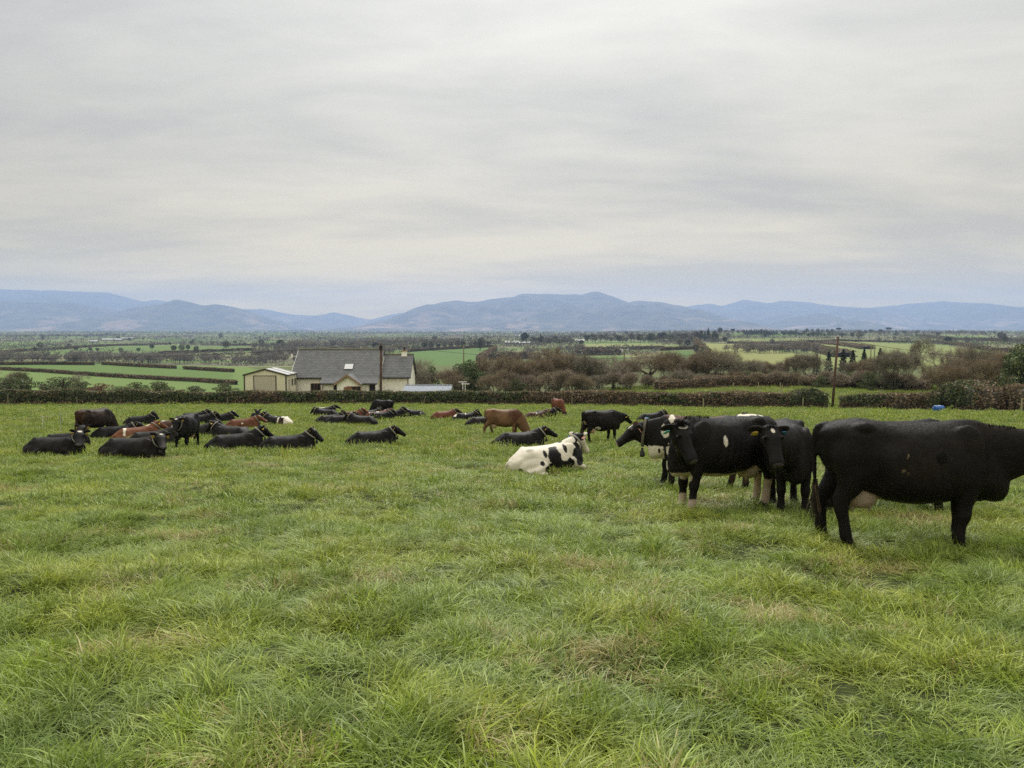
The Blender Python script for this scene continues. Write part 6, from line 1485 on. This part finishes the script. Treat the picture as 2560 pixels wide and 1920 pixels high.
cow('dark brown cow with white flank mark lying right of the brown grazing cow', 'lie', 1342, 1050, heading=14, turn=16, base=(.045, .022, .015), brown=.3, patches=[('b', (-.1, -.4, .30), (.06, .2, .12), WH, .9), ('b', (-.1, -.3, .62), (.03, .2, .06), WH, .6), ('b', (-.4, 0, .70), (.3, .3, .10), (.12, .07, .045), .4)])
cow('black cow lying beside the far brown grazing cow', 'lie', 1362, 1044, heading=8, turn=0, brown=.1)
cow('far brown cow grazing head on near the hedge', 'graze', 1395, 1038, heading=-66, base=(.125, .045, .024), brown=.3, collar=None, tags=None, patches=[('h', (.3, 0, -.1), (.4, .3, .3), (.05, .022, .015), .3)], udder_col=(.2, .12, .1))
cow('black and white cow lying far behind, only ears and back above the front cow', 'lie', 1836, 1063, heading=-60, turn=10, brown=.1, patches=[('b', (-.1, 0, .74), (.25, .3, .12), WH, .7), ('b', (-.6, 0, .6), (.25, .5, .2), DBR, .5)])

# ------------------------------------------------------------------ grass
t = NT('grass_blade')
pos = t.n('ShaderNodeNewGeometry').outputs['Position']
a = t.n('ShaderNodeAttribute', attribute_name='col'); sp = t.n('ShaderNodeSeparateColor', {0: a.outputs['Color']})
oi = t.n('ShaderNodeObjectInfo')
n_big = t.n('ShaderNodeTexNoise', {'Vector': pos, 'Scale': .55, 'Detail': 3, 'Roughness': .55}).outputs['Fac']
n_mid = t.n('ShaderNodeTexNoise', {'Vector': pos, 'Scale': 2.1, 'Detail': 3, 'Roughness': .6}).outputs['Fac']
n_yel = t.n('ShaderNodeTexNoise', {'Vector': t.n('ShaderNodeVectorMath', {0: pos, 1: (31, 7, 3)}, operation='ADD').outputs[0], 'Scale': .9, 'Detail': 4, 'Roughness': .6}).outputs['Fac']
c = t.mix(t.ramp(n_mid, .40, .60), (0.305, 0.430, 0.022), (0.280, 0.378, 0.080))       # lush green to blue green
n_dk = t.n('ShaderNodeTexNoise', {'Vector': t.n('ShaderNodeVectorMath', {0: pos, 1: (5, 19, 1)}, operation='ADD').outputs[0], 'Scale': 1.5, 'Detail': 4, 'Roughness': .65}).outputs['Fac']
c = t.mix(t.ramp(n_big, .48, .64), c, (0.490, 0.540, 0.055))                           # yellow green stretches
c = t.mix(t.n('ShaderNodeMath', {0: sp.outputs['Red'], 1: .92}, operation='MULTIPLY').outputs[0], c, (0.060, 0.105, 0.016))  # random blade tones, deepened to paint in blades turned from the sky
c = t.mix(t.n('ShaderNodeMath', {0: oi.outputs['Random'], 1: .35}, operation='MULTIPLY').outputs[0], c, (0.43, 0.475, 0.12))
dry = t.n('ShaderNodeMath', {0: t.n('ShaderNodeMath', {0: sp.outputs['Blue'], 1: t.ramp(n_yel, .52, .70)}, operation='ADD').outputs[0], 1: 1.12}, operation='GREATER_THAN').outputs[0]
c = t.mix(dry, c, t.mix(sp.outputs['Red'], (0.46, 0.40, 0.17), (0.34, 0.29, 0.11)))
c = t.mix(t.n('ShaderNodeMath', {0: t.ramp(n_dk, .50, .68), 1: .55}, operation='MULTIPLY').outputs[0], c, (0.095, 0.165, 0.030))   # darker lush clumps
b = t.bsdf(c, .45, .28); tr = t.n('ShaderNodeBsdfTranslucent', {'Color': c}); ms = t.n('ShaderNodeMixShader', {0: .24}); t.l(b.outputs[0], ms.inputs[1]); t.l(tr.outputs[0], ms.inputs[2])
M['grass'] = t.done(ms)
gcol = bpy.data.collections.new('grass_tufts')
def tuft(seed, n, rad, l0, l1, w, lean, comb=0.0):
    g = np.random.default_rng(seed); r_ = rad * np.sqrt(g.random(n)); th = g.random(n) * 6.283
    base = np.stack([r_ * np.cos(th), r_ * np.sin(th), np.full(n, -.03)], 1)
    az = th * .5 + g.random(n) * 6.283 * .75; az = np.where(g.random(n) < comb, g.normal(size=n) * .5, az)
    Ln = g.uniform(l0, l1, n); ln = lean * g.uniform(.3, 1.6, n); dirx, diry = np.cos(az), np.sin(az); px_, py_ = -diry, dirx
    tw = g.normal(size=n) * .5; sx, sy = px_ * np.cos(tw) + dirx * np.sin(tw), py_ * np.cos(tw) + diry * np.sin(tw)
    V = []; 
    for k, s in enumerate((0, .38, .72, 1.0)):
        hor = Ln * np.clip(ln, 0, 1.5) * (s * .25 + s * s * .75); ver = Ln * (s - np.clip(ln, 0, 1.3) * .52 * s * s)
        c_ = base + np.stack([dirx * hor, diry * hor, ver], 1); ww = w * (1, .95, .62, 0)[k] * (.7 + .6 * (np.arange(n) % 7) / 7)
        if k < 3:
            off = np.stack([sx * ww, sy * ww, np.zeros(n)], 1); V += [c_ - off, c_ + off]
        else: V.append(c_)
    V = np.stack(V, 1).reshape(-1, 3); i = (np.arange(n) * 7)[:, None]
    Q = np.concatenate([i + np.array([0, 1, 3, 2]), i + np.array([2, 3, 5, 4])]); T = i + np.array([4, 5, 6])
    C = np.repeat(np.stack([g.random(n), np.zeros(n), g.random(n)], 1), 7, 0)
    me = mesh_np('tuft', V, [Q, T], C); me.materials.append(M['grass'])
    return me
ti = 0
def add_tuft(me):
    global ti
    o = bpy.data.objects.new('tuft_%02d' % ti, me); gcol.objects.link(o); ti += 1
for k in range(8): add_tuft(tuft(k, 72, .10, .06, .19, .0034, 1.0, .25 + .4 * (k % 2)))          # 0-7 near
for k in range(6): add_tuft(tuft(20 + k, 84, .17, .07, .20, .0050, .95, .3))                     # 8-13
for k in range(5): add_tuft(tuft(40 + k, 130, .50, .10, .24, .0085, .70, .2))                    # 14-18
for k in range(5): add_tuft(tuft(60 + k, 170, .95, .09, .21, .018, .65, .2))                     # 19-23
gr = np.random.default_rng(5)
def scatter(y0, y1, dens, i0, i1, half=.80, marg=1.2):
    area = (half * (y1 ** 2 - y0 ** 2) + 2 * marg * (y1 - y0)); n = int(area * dens)
    y = gr.random(n * 2) * (y1 - y0) + y0; w_ = half * y + marg; keep = gr.random(n * 2) < w_ / (half * y1 + marg); y = y[keep]; w_ = w_[keep]
    m = int(area * dens); 
    if len(y) > m: y, w_ = y[:m], w_[:m]
    x = gr.uniform(-1, 1, len(y)) * w_
    return x, y, gr.integers(i0, i1, len(y))
zs = [scatter(1.0, 5.0, 120, 0, 8), scatter(5.0, 10, 88, 0, 8), scatter(10, 21, 34, 8, 14), scatter(21, 46, 6.5, 14, 19), scatter(46, 116, 1.9, 19, 24)]
x = np.concatenate([z[0] for z in zs]); y = np.concatenate([z[1] for z in zs]); ix = np.concatenate([z[2] for z in zs])
# keep to the pasture side of the hedge
hx_ = np.array([hpath(p, p, 1)[0] for p in range(-400, 2901, 100)]); hl = np.interp(x, hx_[:, 0], hx_[:, 1]); ok = (y < hl - .2) | ((y > hl + 1.2) & (x > 0))
x, y, ix = x[ok], y[ok], ix[ok]; n = len(x)
tall = fbm(x / 1.0, y / 1.0, seed=61, oct=2) * .45 + .55 * fbm(x / .30, y / .30, seed=63, oct=2); dens2 = tall
keepm = gr.random(n) < .74 + .26 * smooth(.34, .52, dens2); x, y, ix, tall = x[keepm], y[keepm], ix[keepm], tall[keepm]; n = len(x)
flow = (fbm(x / 1.6, y / 1.6, seed=67, oct=2) - .5) * 14
sc = (.50 + .95 * smooth(.32, .70, tall)) * gr.uniform(.8, 1.2, n)
pm = bpy.data.meshes.new('grass'); pm.vertices.add(n); pm.vertices.foreach_set('co', np.stack([x, y, H(x, y)], 1).astype(np.float32).ravel())
def vattr(nm, ty, arr, key):
    at = pm.attributes.new(nm, ty, 'POINT'); at.data.foreach_set(key, np.ascontiguousarray(arr).ravel())
vattr('rot', 'FLOAT_VECTOR', np.stack([gr.normal(size=n) * .12, gr.normal(size=n) * .12, flow + gr.normal(size=n) * .8], 1).astype(np.float32), 'vector')
vattr('scl', 'FLOAT_VECTOR', np.stack([sc * .5 + .5, sc * .5 + .5, sc], 1).astype(np.float32), 'vector')
vattr('idx', 'INT', ix.astype(np.int32), 'value')
go = link('grass', pm); tag(go, 'short lush pasture grass covering the hillside field', 'grass', kind='stuff')
ng = bpy.data.node_groups.new('scatter_grass', 'GeometryNodeTree')
ng.interface.new_socket('Geometry', in_out='INPUT', socket_type='NodeSocketGeometry'); ng.interface.new_socket('Geometry', in_out='OUTPUT', socket_type='NodeSocketGeometry')
gi = ng.nodes.new('NodeGroupInput'); gout = ng.nodes.new('NodeGroupOutput'); ci = ng.nodes.new('GeometryNodeCollectionInfo'); ci.inputs['Collection'].default_value = gcol
ci.inputs['Separate Children'].default_value = True; ci.inputs['Reset Children'].default_value = True
iop = ng.nodes.new('GeometryNodeInstanceOnPoints'); iop.inputs['Pick Instance'].default_value = True
def na(nm, ty):
    q = ng.nodes.new('GeometryNodeInputNamedAttribute'); q.data_type = ty; q.inputs['Name'].default_value = nm; return q.outputs['Attribute']
ng.links.new(gi.outputs[0], iop.inputs['Points']); ng.links.new(ci.outputs[0], iop.inputs['Instance']); ng.links.new(na('idx', 'INT'), iop.inputs['Instance Index'])
e2r = ng.nodes.new('FunctionNodeEulerToRotation'); ng.links.new(na('rot', 'FLOAT_VECTOR'), e2r.inputs[0])
ng.links.new(e2r.outputs[0], iop.inputs['Rotation']); ng.links.new(na('scl', 'FLOAT_VECTOR'), iop.inputs['Scale']); ng.links.new(iop.outputs[0], gout.inputs[0])
md = go.modifiers.new('scatter', 'NODES'); md.node_group = ng
print('grass tufts', n)
